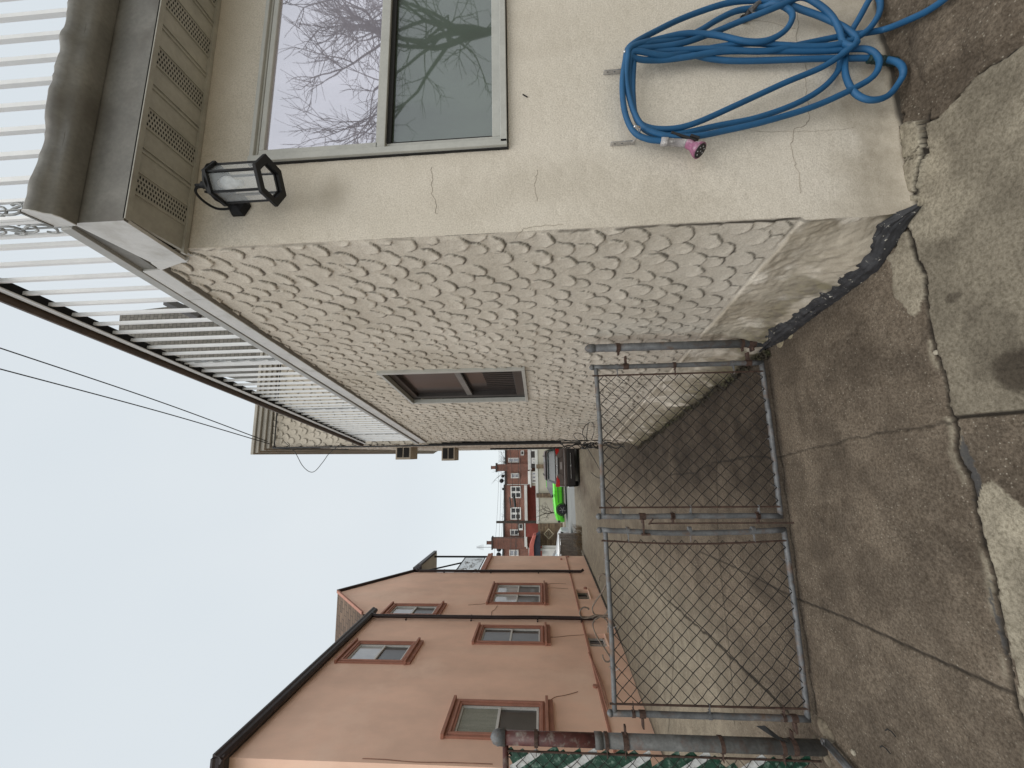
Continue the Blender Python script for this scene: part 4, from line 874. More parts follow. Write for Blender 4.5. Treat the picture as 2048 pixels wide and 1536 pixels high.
for nm, y0, y1, z0, z1, nu, base in openings:
    if base:
        wf = MB().box((SX-.14, y0, z0), (SX-.10, y0+.04, z1)).box((SX-.14, y1-.04, z0), (SX-.10, y1, z1)).box((SX-.14, y0, z1-.04), (SX-.10, y1, z1)).box((SX-.14, y0, z0), (SX-.10, y1, z0+.04)).box((SX-.13, (y0+y1)/2-.015, z0), (SX-.10, (y0+y1)/2+.015, z1)).build('basement_window', M_wht if nm == 'b2' else M_curt, sh)
        MB().box((SX-.16, y0, z0), (SX-.15, y1, z1)).build('pane', M_dkglass, wf)
        MB().box((SX-.15, y0-.002, z0-.02), (SX-.001, y0, z1)).box((SX-.15, y0, z0-.02), (SX+.03, y1, z0)).box((SX-.15, y1, z0), (SX-.001, y1+.002, z1)).build('reveal', M_salmon, wf)
        continue
    mb = MB()
    for o_, pr_ in ((0, .03), (.045, .05), (.085, .03)):       # three stepped mouldings
        a0_, a1_, b0_, b1_ = y0+o_, y1-o_, z0+o_*.6, z1-o_; w_ = .04
        mb.box((SX, a0_, b0_), (SX+pr_, a0_+w_, b1_)).box((SX, a1_-w_, b0_), (SX+pr_, a1_, b1_)).box((SX, a0_+w_, b1_-w_), (SX+pr_, a1_-w_, b1_)); mb.box((SX, a0_+w_, b0_), (SX+pr_, a1_-w_, b0_+w_))
    mb.box((SX, y0-.03, z0-.06), (SX+.10, y1+.03, z0-.012)).box((SX, y0-.01, z0-.14), (SX+.05, y1+.01, z0-.06)).box((SX, y0-.02, z1), (SX+.075, y1+.02, z1+.05))
    wf = mb.build('window', M_terra, sh, bevel=.004)
    iy0, iy1, iz0, iz1 = y0+.12, y1-.12, z0+.10, z1-.12; wd = (iy1-iy0-(.12 if nu == 2 else 0))/nu
    MB().box((SX-.07, iy0-.03, iz0-.02), (SX-.068, iy1+.03, iz1+.03)).build('backing', M_slot, wf)
    for u_ in range(nu):
        c0_ = iy0+u_*(wd+.12); c1_ = c0_+wd; zm_ = (iz0+iz1)/2; f = .035; xx = SX-.045
        fr_ = MB().box((xx, c0_, iz0), (xx+.04, c0_+f, iz1)).box((xx, c1_-f, iz0), (xx+.04, c1_, iz1)).box((xx, c0_+f, iz1-f), (xx+.04, c1_-f, iz1)).box((xx, c0_+f, iz0), (xx+.04, c1_-f, iz0+f)).box((xx+.005, c0_+f, zm_-.02), (xx+.045, c1_-f, zm_+.02)).build('frame', M_wht, wf)
        MB().box((xx+.014, c0_+f-.005, zm_), (xx+.018, c1_-f+.005, iz1-f+.005)).build('pane', {'A': M_curt2, 'B': M_curt, 'C': M_gl, 'D': M_curt2, 'E': M_curt2}[nm], wf)
        MB().box((xx+.004, c0_+f-.005, iz0+f-.005), (xx+.008, c1_-f+.005, zm_)).build('pane', M_gl, wf)
        if nu == 2 and u_ == 0: MB().box((SX-.05, c1_, iz0-.02), (SX+.02, c1_+.12, iz1+.02)).build('mullion', M_terra, wf)
# eaves: box, gutter, shingle roof
mb = MB().box((-13, 6.03, 6.245), (SX+.07, 11.33, 6.30)); mb.build('soffit', M_dkroof, sh)
mb = MB()
gp = [(0, 0), (.05, -.02), (.09, .02), (.10, .06), (.12, .09), (.12, .12), (0, .12)]
mb.prism([(SX+.06+a, 5.98, 6.215+b) for a, b in gp], (0, 5.36, 0)).prism([(SX+.14, 6.06-a*.9, 6.217+b) for a, b in gp], (-9, 0, 0))
mb.build('gutter', M_maroon, sh)
MB().add([(SX+.08, 6.0, 6.335), (SX+.08, 11.33, 6.335), (-9, 11.33, 7.0), (-9, 6.0, 7.0)], [(0, 1, 2, 3)]).build('low_roof', M_dkroof, sh)
M_rshing = brick_mat('brown_roof_shingle', (.21, .14, .095), (.12, .08, .055), (.05, .035, .03), 1., .3, .13)
mb = MB().add([(SX+.05, 11.33, 6.60), (SX+.05, 13.0, 8.17), (-13, 13.0, 8.17), (-13, 11.33, 6.60)], [(0, 1, 2, 3)]).add([(SX+.05, 15.25, 6.42), (SX+.05, 13.0, 8.17), (-13, 13.0, 8.17), (-13, 15.25, 6.42)], [(3, 2, 1, 0)]); mb.build('shingle_roof', M_rshing, sh)
MB().bar((SX+.03, 13.0, 8.19), (SX+.03, 15.3, 6.41), .10, .05).build('rake_board', M_maroon, sh); MB().bar((SX+.03, 11.33, 6.62), (SX+.03, 13.0, 8.17), .08, .05).build('rake_board', M_terra, sh)
MB().bar((SX+.03, 15.25, 6.38), (SX+.12, 15.5, 6.30), .14, .16).build('leader_head', M_maroon, sh)
for y_, zt_, zb_, xo in ((11.03, 6.24, .36, .075), (15.17, 6.3, .30, .06)):
    d = MB().tube([(SX+.12, y_, zt_+.03), (SX+xo+.03, y_, zt_-.02), (SX+xo, y_, zt_-.12), (SX+xo, y_, 3.0), (SX+xo, y_+.03, 2.0), (SX+xo, y_, zb_+.1), (SX+xo+.06, y_, zb_)], .045, 10).build('downspout', M_maroon, sh, True)
    for z in (5.3, 3.6, 1.9, .8): MB().tube([(SX+xo, y_, z-.02), (SX+xo, y_, z+.02)], .053, 10).box((SX, y_-.07, z-.02), (SX+.03, y_-.04, z+.02)).build('strap', M_maroon, d)
# porch over the low part
MB().box((SX-.0, 15.18, 3.82), (SX+.10, 17.66, 3.90)).box((SX-.1, 15.18, 3.90), (SX+.06, 17.62, 4.02)).box((-13, 17.5, 3.84), (SX+.08, 17.66, 4.02)).build('porch_cornice', M_terra, sh, bevel=.01)
MB().prism([(SX+.12, 15.35, 6.38), (SX+.12, 17.95, 6.30), (SX+.12, 17.95, 6.42), (SX+.12, 15.35, 6.52)], (-8, 0, 0)).build('porch_roof', M_maroon, sh)
MB().add([(SX+.05, 15.35, 6.37), (SX+.05, 17.9, 6.28), (-9, 17.9, 6.28), (-9, 15.35, 6.37)], [(0, 1, 2, 3)]).build('porch_ceiling', M_wall2, sh)
mb = MB().bar((SX-.03, 17.55, 3.95), (SX-.03, 17.55, 6.3), .06, .06, (0, 1, 0)).bar((SX-.03, 15.3, 4.95), (SX-.03, 17.55, 4.95), .03, .03).bar((SX-.03, 15.3, 4.12), (SX-.03, 17.55, 4.12), .03, .03)
for k in range(16): yk = 15.35+.145*k; mb.bar((SX-.03, yk, 4.12), (SX-.03, yk, 4.95), .014, .014, (0, 1, 0))
mb.bar((SX-.03, 16.6, 4.95), (SX-.03, 15.3, 6.25), .05, .03)
mb.build('porch_railing', M_black, sh)
tp_ = MB(); r_ = random.Random(8)
for k in range(26):
    t0 = r_.uniform(0, 6); cy_, cz_ = 15.4+r_.random()*2.0, 4.2+r_.random()*.7
    tp_.tube([(SX-.05, cy_+.1*cos(t0+a), cz_+.08*sin(t0+a)) for a in np.linspace(0, 3.6, 7)], .01, 4)
tp_.build('railing_scroll', M_wht, sh)

# ------------------------------------------------------------------ vehicles
def paint(name, c, metal=.3, rough=.3):
    M, n, b = nodes_mat(name); b.inputs['Base Color'].default_value = (*c, 1); b.inputs['Metallic'].default_value = metal; b.inputs['Roughness'].default_value = rough; b.inputs['Coat Weight'].default_value = .5
    return M
def car(name, loc, rz, lab, body_c, prof, belt, Wd, wheels, wr, group=None, metal=.3, sub_black=.30, glassM=None, zb=.22):
    """prof: (y along car from tail to nose, bonnet/shoulder height, roof height or None, half width)"""
    t = thing(name, loc, lab, 'car', group); t.rotation_euler = (0, 0, rz)
    mb = MB(); rings = []
    for y, zs_, zr, hw in prof:
        rings.append([(-hw*.86, y, zb), (-hw*.97, y, zb+.16), (-hw, y, (zb+zs_)/2), (-hw*.985, y, zs_-.10), (-hw*.90, y, zs_), (-hw*.45, y, zs_+.035), (hw*.45, y, zs_+.035), (hw*.90, y, zs_), (hw*.985, y, zs_-.10), (hw, y, (zb+zs_)/2), (hw*.97, y, zb+.16), (hw*.86, y, zb)])
    n_ = 12; vs = [p for r in rings for p in r]
    fs = [(i*n_+k, i*n_+(k+1) % n_, (i+1)*n_+(k+1) % n_, (i+1)*n_+k) for i in range(len(rings)-1) for k in range(n_)]+[tuple(range(n_))[::-1], tuple((len(rings)-1)*n_+k for k in range(n_))]
    mb.add(vs, fs)
    def put(o): 
        o.data.transform(Matrix.Translation(Vector(loc))); return o     # meshes were written in the car's own axes
    def B(mb, nm, M, p=t, **k):
        o = mb.build(nm, M, None, **k); o.parent = p; return o
    P_ = paint(name+'_paint', body_c, metal)
    B(mb, 'body', P_, smooth_=False, bevel=.03)
    cab = [(y, zs_, zr, hw) for y, zs_, zr, hw in prof if zr]
    gl = MB(); rf = MB(); g = []
    y0, y1 = cab[0][0], cab[-1][0]
    rings = []
    for y, zs_, zr, hw in cab: rings.append([(-hw*.90, y, zs_-.01), (-hw*.70, y, zr-.03), (-hw*.5, y, zr), (hw*.5, y, zr), (hw*.70, y, zr-.03), (hw*.90, y, zs_-.01)])
    vs = [p for r in rings for p in r]; n6 = 6; L = len(rings)
    gf, rf_ = [], []
    for i in range(L-1):
        for k in range(5):
            (gf if k in (0, 4) else rf_).append((i*n6+k, i*n6+k+1, (i+1)*n6+k+1, (i+1)*n6+k))
    B(MB().add(vs, gf+[tuple(range(n6))[::-1], tuple((L-1)*n6+k for k in range(n6))]), 'window_glass', glassM or M_paneD)
    first = [r for r in range(L) if cab[r][2]-cab[r][1] > .30]
    rv = [(x, y, z+.006) for x, y, z in vs]
    B(MB().add(rv, [f for f in rf_ if f[0]//n6 >= first[0] and f[3]//n6 <= first[-1]]), 'roof', P_)
    wind = [f for f in rf_ if not (f[0]//n6 >= first[0] and f[3]//n6 <= first[-1])]
    if wind: B(MB().add(vs, wind), 'windscreen', glassM or M_paneD)
    hw = Wd/2
    for wy in wheels:
        for s_ in (-1, 1):
            w_ = B(MB().lathe((s_*(hw-.20), wy, wr), [(wr, 0), (wr, .19), (wr*.9, .215)], 24, (s_, 0, 0)), 'wheel', M_tyre)
            B(MB().lathe((s_*(hw-.20), wy, wr), [(wr*.66, .20), (wr*.6, .221), (wr*.15, .21)], 20, (s_, 0, 0)), 'rim', M_rim, w_)
            mb = MB()
            for k in range(5): a = 2*pi*k/5; mb.bar((s_*(hw+.02), wy, wr), (s_*(hw+.02), wy+wr*.6*cos(a), wr+wr*.6*sin(a)), .03, .05, (1, 0, 0))
            B(mb, 'spokes', M_chrome, w_)
            ap = catmull([(s_*(hw-.012), wy+(wr+.05)*cos(a), wr+(wr+.05)*sin(a)) for a in np.linspace(0, pi, 9)], 2)
            B(MB().tube(ap, .03, 6), 'wheel_arch', M_plastic)
    return t, B
M_cglass = glass_mat('car_glass', (.05, .085, .08), .04, .1); M_cdark = glass_mat('car_side_glass', (.03, .033, .036), .03, .1)  # teal in the SUV glass colour paints in a reflection
# --- grey-brown SUV seen from behind
sc_ = yp(1160, 931, 18.0); suvx = float(sc_[0])
prof = [(0.0, .98, None, .86), (.06, 1.02, 1.06, .90), (.16, 1.03, 1.36, .92), (.42, 1.04, 1.50, .925), (1.2, 1.02, 1.555, .93), (2.2, 1.0, 1.54, .93), (2.9, .98, 1.40, .92), (3.5, .96, 1.0, .91), (3.9, .90, None, .90), (4.3, .78, None, .84), (4.45, .6, None, .74)]
suv, B = car('parked_suv', (suvx, 18.0, 0.02), 0, 'grey-brown SUV with red tail lamps parked at the end of the driveway', (.155, .125, .115), prof, 1.0, 1.86, (.85, 3.55), .34, None, .55, glassM=M_cglass)
B(MB().prism([(-.68, .035, 1.07), (.68, .035, 1.07), (.58, .19, 1.40), (-.58, .19, 1.40)], (0, -.012, 0)), 'rear_window', M_cglass, bevel=.005)
B(MB().prism([(-.64, .12, 1.42), (.64, .12, 1.42), (.60, .02, 1.47), (-.60, .02, 1.47)], (0, .02, .03)), 'spoiler', M_plastic)
for s_ in (-1, 1):
    B(MB().prism([(s_*.44, -.022, 1.00), (s_*.90, .01, 1.07), (s_*.915, .05, .96), (s_*.90, .00, .88), (s_*.62, -.025, .885)], (0, .06, 0)), 'tail_lamp', M_lampred, bevel=.01)
    B(MB().bar((s_*.42, .35, 1.56), (s_*.42, 2.1, 1.59), .03, .03), 'roof_rail', M_plastic)
B(MB().prism([(-.84, -.05, .20), (.84, -.05, .20), (.90, -.06, .54), (-.90, -.06, .54)], (0, .3, 0)), 'bumper', M_plastic, bevel=.02)
B(MB().prism([(-.9, -.055, .56), (.9, -.055, .56), (.9, -.06, .68), (-.9, -.06, .68)], (0, .2, 0)), 'bumper_cover', paint('suv_bumper', (.12, .10, .095), .4), bevel=.025)
B(MB().bar((-.55, -.07, .385), (.55, -.07, .385), .02, .02).lathe((.0, -.065, .385), [(.04, 0), (.03, .02)], 10, (0, -1, 0)), 'bumper_trim', M_chrome)
B(MB().bar((-.36, -.03, .925), (.36, -.03, .925), .03, .05), 'tailgate_handle', M_plastic)
B(MB().box((-.40, -.015, .955), (.40, .0, 1.03)), 'tailgate_band', M_chrome)
B(MB().tube([(.065*cos(a), -.022, .995+.032*sin(a)) for a in np.linspace(0, 2*pi, 14)], .006, 5).tube([(.045*cos(a), -.022, .995+.012+.012*sin(a)) for a in np.linspace(0, 2*pi, 12)], .005, 4), 'emblem', M_chrome)
B(MB().box((-.155, -.03, .76), (.155, -.018, .85)), 'number_plate', M_chalk)
B(MB().bar((-.62, -.028, .70), (.62, -.028, .70), .01, .012), 'tailgate_seam', M_slot)
for s_ in (-1, 1): B(MB().bar((s_*.30, -.028, .87), (s_*.42, -.028, .72), .01, .012), 'tailgate_crease', M_slot)
# --- lime green coupe side-on across the street
gn = yp(1133, 1046, 28.2); prof = [(0, .82, None, .78), (.15, .90, None, .90), (.7, .95, .97, .93), (1.35, .96, 1.30, .93), (1.9, .95, 1.38, .93), (2.5, .94, 1.36, .93), (3.25, .93, .96, .93), (3.4, .92, None, .93), (4.2, .86, None, .92), (4.65, .74, None, .86), (4.8, .58, None, .74)]
gc, B = car('parked_coupe', (float(gn[0])+4.8, 29.2, -.01), radians(90), 'lime green coupe parked side-on across the street', (.085, .56, .012), prof, .94, 1.88, (1.0, 3.95), .345, None, .1, zb=.2, glassM=M_cdark)
B(MB().box((-.945, .9, .24), (-.90, 4.5, .30)), 'sill', M_plastic); B(MB().box((-.85, 4.66, .50), (-.60, 4.80, .66)), 'headlight', M_plastic)
B(MB().bar((-.955, 2.0, .62), (-.955, 3.5, .60), .012, .03), 'side_crease', M_plastic); B(MB().box((-1.02, 2.95, .93), (-.92, 3.12, 1.02)), 'mirror', M_plastic)
B(MB().bar((-.945, 1.35, .28), (-.945, 1.35, .92), .004, .012, (1, 0, 0)).bar((-.945, 2.75, .28), (-.945, 2.75, .92), .004, .012, (1, 0, 0)), 'door_seam', M_slot)
# --- white car behind the low fence
wn = yp(1120, 1066, 24.0); prof = [(0, .85, None, .8), (.2, .92, .94, .88), (.8, .95, 1.40, .9), (2.0, .95, 1.46, .9), (2.6, .94, 1.40, .9), (3.3, .93, .96, .9), (3.5, .90, None, .9), (4.2, .80, None, .88), (4.5, .62, None, .74)]
wc, B = car('parked_sedan', (float(wn[0])-4.4, 24.6, -.01), radians(-90), 'white sedan nosing out from behind the salmon house', (.75, .77, .78), prof, .94, 1.8, (.9, 3.6), .33, None, 0, glassM=glass_mat('pale_windscreen', (.35, .45, .45), .45, .05))
B(MB().box((.55, 4.36, .55), (.82, 4.48, .70)), 'headlight', M_plastic)

# ------------------------------------------------------------------ low weathered fence at the left end of the driveway
def z6(X, Y): return (950+X/5.12, 850+Y/5.12)
lo = thing('low_wooden_fence', (-4.8, 19.3, 0), 'low weathered grey board fence beside the driveway mouth', 'fence')
a = gnd(1163, 1067); fy = 19.0
xa = yp(*z6(1060, 1108), fy)[0]; zf = yp(*z6(858, 1115), fy)[2]; mb = MB(); r_ = random.Random(4)
M_gb = mat('weathered_board', (.20, .185, .165), .9, var=.4, sc=6, fine=30, fv=.2, stretch=(4, 4, .5))
k = 0; x = xa
while x > -9: mb.box((x-.12, fy+r_.uniform(0, .02), 0), (x, fy+.03, zf-.04-r_.random()*.04)); x -= .128
mb.build('boards', M_gb, lo); mb = MB().bar((xa, fy-.03, zf-.02), (-9, fy-.03, zf-.02), .03, .04)
for k in range(4): mb.bar((xa-.02-1.2*k, fy-.03, 0), (xa-.02-1.2*k, fy-.03, zf+.02), .05, .05, (0, 1, 0))
mb.build('post_and_rail', mat('bleached_rail', (.28, .27, .26), .7), lo)
mb = MB()
for k in range(170):
    p = np.array((xa+.35-r_.random()**1.5*3.2, fy-.1-r_.random()*.55, .0)); h = r_.uniform(.06, .42)
    for j in range(3): mb.tube([p, p+(r_.uniform(-.1, .1), r_.uniform(-.1, .1), h*.6), p+(r_.uniform(-.22, .22), r_.uniform(-.15, .15), h)], [.006, .005, .002], 3)
tag(mb.build('dry_weeds', mat('dry_grass', (.17, .125, .075), .9, var=.4, sc=9)), 'dry brown weeds along the foot of the low fence', 'weeds', kind='stuff')

# ------------------------------------------------------------------ across the street
YG, YW, YH = 33.6, 34.0, 40.0
def P6(X, Y, y): return yp(*z6(X, Y), y)
def rect(mb, X0, X1, Y0, Y1, y, d=.1):
    """box between zoom rows: X is down, Y is leftwards"""
    a, b = P6(X0, Y1, y), P6(X1, Y0, y); return mb.box((a[0], y-d, b[2]), (b[0], y, a[2]))
def fwin(parent, X0, X1, Y0, Y1, y, nx=1, nz=2, M=None):
    a, b = P6(X0, Y1, y), P6(X1, Y0, y); x0, x1, z0, z1 = a[0], b[0], b[2], a[2]
    mb = MB(); f = .10
    mb.box((x0, y-.09, z0), (x0+f, y, z1)).box((x1-f, y-.09, z0), (x1, y, z1)).box((x0+f, y-.09, z1-f), (x1-f, y, z1)).box((x0+f, y-.12, z0), (x1-f, y, z0+f))
    for k in range(1, nx): xm = x0+(x1-x0)*k/nx; mb.box((xm-.09, y-.085, z0+f), (xm+.09, y, z1-f))
    for k in range(1, nz): zm_ = z0+(z1-z0)*k/nz; mb.box((x0+f, y-.08, zm_-.035), (x1-f, y, zm_+.035))
    w_ = mb.build('window', M_wht, parent); MB().box((x0+f, y-.03, z0+f), (x1-f, y-.02, z1-f)).build('pane', M or M_dkglass, w_); return w_
def rowhouse(Y0, Y1, top, lab, wins, chim=None, eaveX=None, ac=None):
    a, b = P6(top, Y1, YH), P6(560, Y0, YH)
    t = thing('brick_row_house', ((a[0]+b[0])/2, YH, 0), lab, 'house', 'brick row houses across the street')
    MB().box((a[0], YH, 0), (b[0]-.01, YH+9, a[2])).build('wall', M_brick, t)
    MB().box((a[0], YH-.12, a[2]), (b[0]-.01, YH+9, a[2]+.14)).build('roof', M_dkroof, t)
    for w_ in wins: fwin(t, *w_)
    if chim:
        X0, X1, c0_, c1_, y = chim; mb = MB(); rect(mb, X0, X1, c0_, c1_, y, .7); ch = mb.build('chimney', M_brickd, t)
        a_, b_ = P6(X0, c1_, y), P6(X0, c0_, y); MB().box((a_[0]-.08, y-.78, a_[2]), (b_[0]+.08, y+.05, a_[2]+.12)).build('cap', M_dkroof, ch); xm = (a_[0]+b_[0])/2; MB().lathe((xm, y-.35, a_[2]+.1), [(.17, 0), (.15, .45), (.2, .5)], 10).build('chimney_pot', M_brickd, ch)
    mb = MB(); rect(mb, top+8, 545, Y1-6, Y1, YH-.1, .1); mb.build('downspout', M_wht, t)
    if eaveX: mb = MB(); rect(mb, eaveX, eaveX+20, Y0+3, Y1-10, YH-1.2, .5); rect(mb, eaveX+20, eaveX+26, Y0+3, Y1-10, YH-.1, 1.2); mb.build('porch_eave', M_wht, t); mb = MB(); rect(mb, eaveX+20, 900, Y0+3, Y1-4, YH-.6, .3); mb.build('porch_wall', M_redp if Y0 > 500 else M_brick, t)
    if ac: mb = MB(); rect(mb, *ac, YH, .6); u = mb.build('air_conditioner', M_wht, t); mb = MB(); rect(mb, ac[0]+6, ac[1]-8, ac[2]+8, ac[3]-8, YH-.6, .02); mb.build('grille', M_dkroof, u)
    return t
rowhouse(-220, 466, 322, 'brick row house with a tall chimney, nearest the scalloped wall', [(340, 452, 335, 385, YH), (400, 470, 222, 250, YH), (375, 455, 120, 170, YH)], (232, 545, 397, 470, YH-.3), 545, (468, 502, 262, 310))
rowhouse(466, 612, 320, 'narrow brick row house just left of the tall chimney', [(368, 452, 492, 545, YH)], None, 545)
rowhouse(612, 985, 312, 'brick row house with two wide white windows above a red porch', [(366, 470, 625, 748, YH, 2), (364, 470, 842, 968, YH, 2)], None, 512)
rowhouse(985, 1245, 305, 'brick row house with an air conditioner and a red garage front', [(360, 448, 1068, 1130, YH)], (190, 545, 1145, 1250, YH-.3), 510, (448, 490, 1010, 1065))
rowhouse(1245, 1700, 300, 'brick row house partly hidden by the salmon house', [(352, 445, 1275, 1340, YH), (352, 445, 1420, 1500, YH)], None, 560)
# porch windows and garage front
t = thing('porch_front', tuple(P6(600, 530, YH-2)), 'grey porch front with white framed windows above the cream wall', 'porch')
mb = MB(); rect(mb, 572, 700, 470, 620, YH-2, .3); mb.build('wall', M_wall2, t); fwin(t, 580, 636, 478, 592, YH-2.3, 3, 1); mb = MB(); rect(mb, 566, 574, 460, 630, YH-1.7, .8); mb.build('eave', M_wht, t)
t = thing('porch_front', tuple(P6(600, 300, YH-2)), 'dark porch front under a long white eave, behind the SUV', 'porch')
mb = MB(); rect(mb, 575, 800, 180, 440, YH-2, .3); mb.build('wall', M_dkroof, t); fwin(t, 578, 668, 220, 268, YH-2.3, 2, 2); fwin(t, 580, 632, 335, 395, YH-2.3, 2, 1)
t = thing('garage_front', tuple(P6(580, 1070, YH-3)), 'plain red painted garage front between the brick houses', 'garage')
mb = MB(); rect(mb, 520, 800, 1003, 1138, YH-3, .3); mb.build('wall', M_redp, t); mb = MB(); rect(mb, 512, 522, 1000, 1142, YH-2.8, .5); mb.build('parapet', M_wht, t)
# cream garden wall with stone pillars, stone-faced wall with diamond
t = thing('garden_wall', tuple(gnd(1130, 960)), 'long cream garden wall with stone pillars behind the green coupe', 'wall')
mb = MB(); rect(mb, 635, 925, 150, 1002, YG, .25); mb.build('wall_panel', M_wall2, t); mb = MB(); rect(mb, 630, 637, 150, 1002, YG+.05, .35); mb.build('coping', M_wht, t)
M_ston = brick_mat('ledge_stone', (.30, .22, .14), (.14, .095, .065), (.07, .055, .045), 1., .42, .13)
for Y0_ in (400, 695): mb = MB(); rect(mb, 628, 900, Y0_, Y0_+44, YG-.2, .4); mb.build('pillar', M_ston, t)
t = thing('stone_faced_wall', tuple(P6(800, 1110, YG)), 'brown ledge-stone wall with a pale diamond ornament', 'wall')
mb = MB(); rect(mb, 650, 925, 1002, 1232, YG-.05, .35); mb.build('wall', M_ston, t)
c = P6(755, 1115, YG-.42); r = float(P6(700, 1115, YG-.42)[2]-c[2])
M_dia = mat('pale_tile', (.55, .47, .34), .7)
MB().prism([c+(r, 0, 0), c+(0, 0, r), c-(r, 0, 0), c-(0, 0, r)], (0, .05, 0)).build('diamond', M_dia, t)
mb = MB()
for s_ in (.62,): mb.tube([c+(r*s_, -.01, 0), c+(0, -.01, r*s_), c+(-r*s_, -.01, 0), c+(0, -.01, -r*s_), c+(r*s_, -.01, 0)], .035, 4)
for k in range(4): a_ = pi/4+pi/2*k; mb.tube([c+(r*.22*cos(a_)+r*.16*cos(b_2), -.01, r*.22*sin(a_)+r*.16*sin(b_2)) for b_2 in np.linspace(0, 2*pi, 10)], .03, 4)
mb.build('diamond_inlay', M_ston, t)
t = thing('white_gate', tuple(P6(760, 1290, YG-1)), 'white panelled yard gate beside the stone-faced wall', 'gate')
mb = MB(); rect(mb, 690, 900, 1233, 1420, YG-1, .1); mb.build('panel', M_wht, t); mb = MB(); rect(mb, 668, 905, 1262, 1282, YG-1.05, .2); mb.build('post', M_wht, t)
t = thing('awning', tuple(P6(600, 1250, 31.5)), 'faded red awning with a dark underside in front of the brick houses', 'awning')
MB().prism([P6(552, 1345, 32), P6(556, 1250, 32), P6(598, 1135, 32), P6(625, 1132, 32), P6(612, 1180, 32), P6(600, 1240, 32), P6(604, 1345, 32)], (0, 1.2, 0)).build('canopy', mat('faded_red_canvas', (.48, .13, .10), .9, var=.15), t)
MB().prism([P6(604, 1345, 32.1), P6(600, 1240, 32.1), P6(612, 1180, 32.1), P6(625, 1132, 32.1), P6(668, 1105, 32.1), P6(672, 1345, 32.1)], (0, .9, 0)).build('underside', mat('navy_canvas', (.03, .035, .05), .9), t)
# roof clutter
for X, Y, s_, lab in ((285, 523, .16, 'upper dark satellite dish on the brick roofline by the chimney'), (272, 572, .22, 'larger black roof vent on the brick roofline'), (288, 655, .12, 'small dark roof vent beside the bare tree'), (245, 1272, .24, 'grey satellite dish right of the aerial'), (242, 1330, .24, 'black satellite dish touching the salmon house outline')):
    p = P6(X, Y, YH+1); t = thing('roof_dish', tuple(p), lab, 'roof dish'); MB().lathe(p, [(s_*.5, -.1), (s_, -.03), (s_, .03), (s_*.4, .1)], 12, (.3, -1, .2)).build('dish', M_black, t); MB().tube([p, (p[0], p[1], P6(318, Y, YH+1)[2])], .03, 5).build('mast', M_galv, t)
p0, p1 = P6(320, 1252, YH+1), P6(20, 1252, YH+1); t = thing('television_aerial', tuple(p0), 'thin television aerial on a mast above the brick roofs', 'aerial')
MB().tube([p0, p1], .022, 5).build('mast', M_galv, t); mb = MB()
for k in range(6): z = p1[2]-.12*k; l = .12+.03*k; mb.tube([(p1[0]-l, p1[1], z), (p1[0]+l, p1[1], z)], .014, 4)
mb.build('element', M_galv, t)
pt = P6(218, 994, 36); t = thing('utility_pole', (pt[0], 36, 0), 'dark utility pole between the brick houses', 'utility pole')
MB().tube([(pt[0], 36, 0), tuple(pt)], [.13, .10], 8).build('pole', M_branch, t); MB().bar(pt+(-.9, 0, -1.9), pt+(.9, 0, -1.9), .1, .1).build('crossarm', M_branch, t)
for (X, Y), lab in (((405, 782), 'black cable splice box hanging on the wires'), ((362, 795), 'slim black splice case on the upper wire')):
    p = P6(X, Y, 34.5); s_ = .5 if X > 400 else .18
    tag(MB().tube([p-(.45, 0, .05), p+(.45, 0, .05)], .11 if X > 400 else .05, 8).build('splice_case', M_cable), lab, 'splice case')
# wires across the street
for k, (Xa, Xb, Xm) in enumerate([(222, 250, 240), (242, 265, 262), (262, 272, 268), (182, 238, 215), (400, 445, 420), (352, 300, 350), (395, 430, 412)]):
    a, b = P6(Xa, 1500, 34.5), P6(Xb, -250, 34.5); m_ = (a+b)/2-(0, 0, .25+.12*(k % 3)); tag(MB().tube(catmull([a, (a+m_)/2-(0, 0, .06), m_, (b+m_)/2-(0, 0, .06), b], 5), .016 if k > 3 else .009, 4).build('overhead_wire', M_cable), ['highest thin wire over the brick roofs', 'second thin wire over the brick roofs', 'wire skimming the brick chimney tops', 'faint wire in the sky above the chimneys', 'thick wire crossing the brick windows', 'sloping wire above the brick windows', 'twin of the thick wire across the brick windows'][k], 'wire')
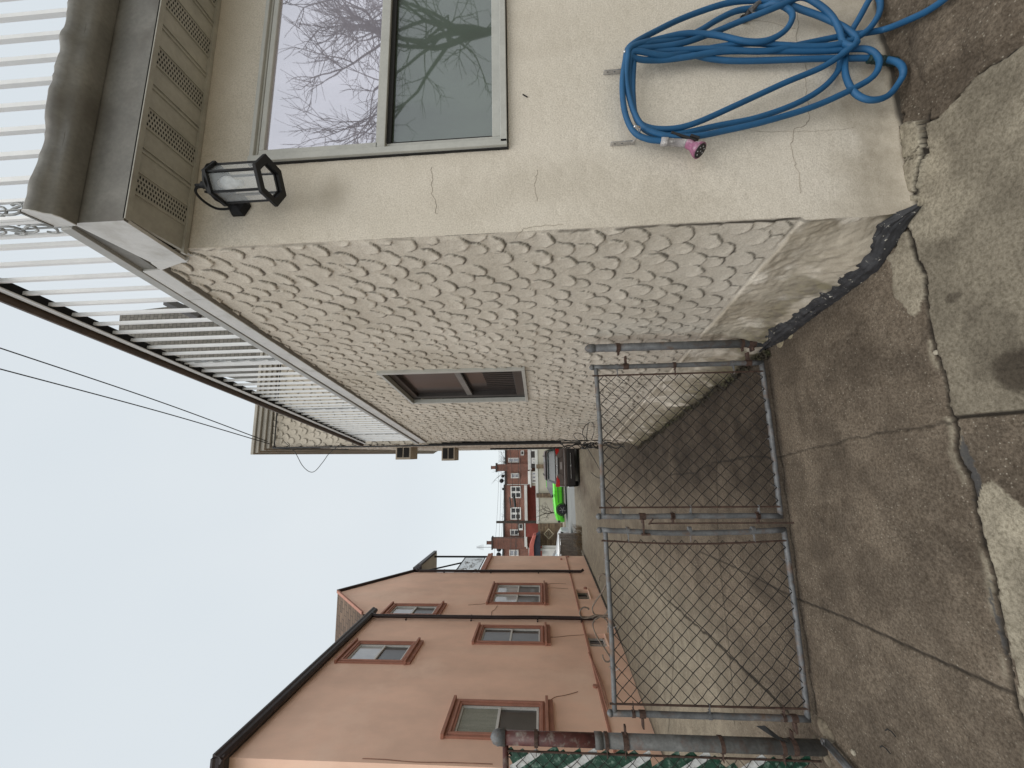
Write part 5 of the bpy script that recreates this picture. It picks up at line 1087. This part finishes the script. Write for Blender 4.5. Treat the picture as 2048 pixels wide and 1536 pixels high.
# service wires to the beige house
e = np.array((XB-.05, YB-.06, ZT-.02))
for (px, py), (qx, qy), lab in (((-60, 676), (535, 883), 'upper service wire running down to the beige house cornice'), ((-60, 722), (540, 888), 'lower service wire running down to the beige house cornice')):
    a = gnd(px, py, 8.3); b = yp(qx, qy, YB-.1); m_ = (a+b)/2-(0, 0, .10)
    tag(MB().tube(catmull([a, m_, b], 10), .008, 5).build('service_wire', M_cable), lab, 'wire', 'service wires')
L = [(568, 883), (590, 905), (604, 930), (618, 943), (630, 942), (645, 925), (660, 905), (682, 888)]
tag(MB().tube(catmull([yp(a_, b_, YB-.1) for a_, b_ in L], 6), .006, 5).build('drooping_cable', M_cable), 'thin cable drooping in a loop off the beige house cornice', 'cable')

# ------------------------------------------------------------------ bare trees
def bare_tree(name, base, h, lean, lab, depth=5, seed=1, r0=.14, spread=.6, M=M_branch, group=None):
    r_ = random.Random(seed); t = thing(name, tuple(base), lab, 'tree', group); trunk = MB(); crown = MB()
    def grow(p, d, ln, r, lv):
        pts = [p]; dd = d
        for k in range(4): dd = norm(dd+np.array([r_.uniform(-.16, .16) for _ in range(3)])+(0, 0, .03)); pts.append(pts[-1]+dd*ln/4)
        (trunk if lv == 0 else crown).tube(pts, [r*(1-.1*k) for k in range(5)], 6 if lv < 2 else 4 if lv < 4 else 3, False)
        if lv >= depth: return
        for k in range(3 if lv < 3 else 4):
            q = pts[r_.choice((2, 3, 4)) if k else 4]; nd = norm(dd+np.array([r_.uniform(-spread, spread)*1.4 for _ in range(3)])); grow(q, nd, ln*r_.uniform(.6, .82), r*.58, lv+1)
    grow(np.array(base, float), norm(lean), h*.32, r0, 0)
    trunk.build('trunk', M, t, True); crown.build('crown', M, t)
    return t
bare_tree('bare_tree', (11.4, -5.0, 0), 9., (-.22, .05, 1), 'tall bare tree standing in the yard behind the viewer, mirrored in the front window', 6, 11, .15, .62)
p = gnd(1132, 1025); b_ = P6(800, 905, YG-1.2); bare_tree('small_bare_tree', (b_[0], YG-1.2, 0.1), 2.6, (0, 0, 1), 'small bare tree in front of the cream garden wall', 4, 5, .07, .9)
for X, Y, s_, lab in ((330, 760, 3, 'bare treetop showing above the middle brick roof'), (330, 300, 4, 'bare treetop showing above the right brick roof')):
    b_ = P6(X, Y, 54); bare_tree('far_bare_tree', (b_[0], 54, 0), 9.5, (0, 0, 1), lab, 5, s_, .16, .6)
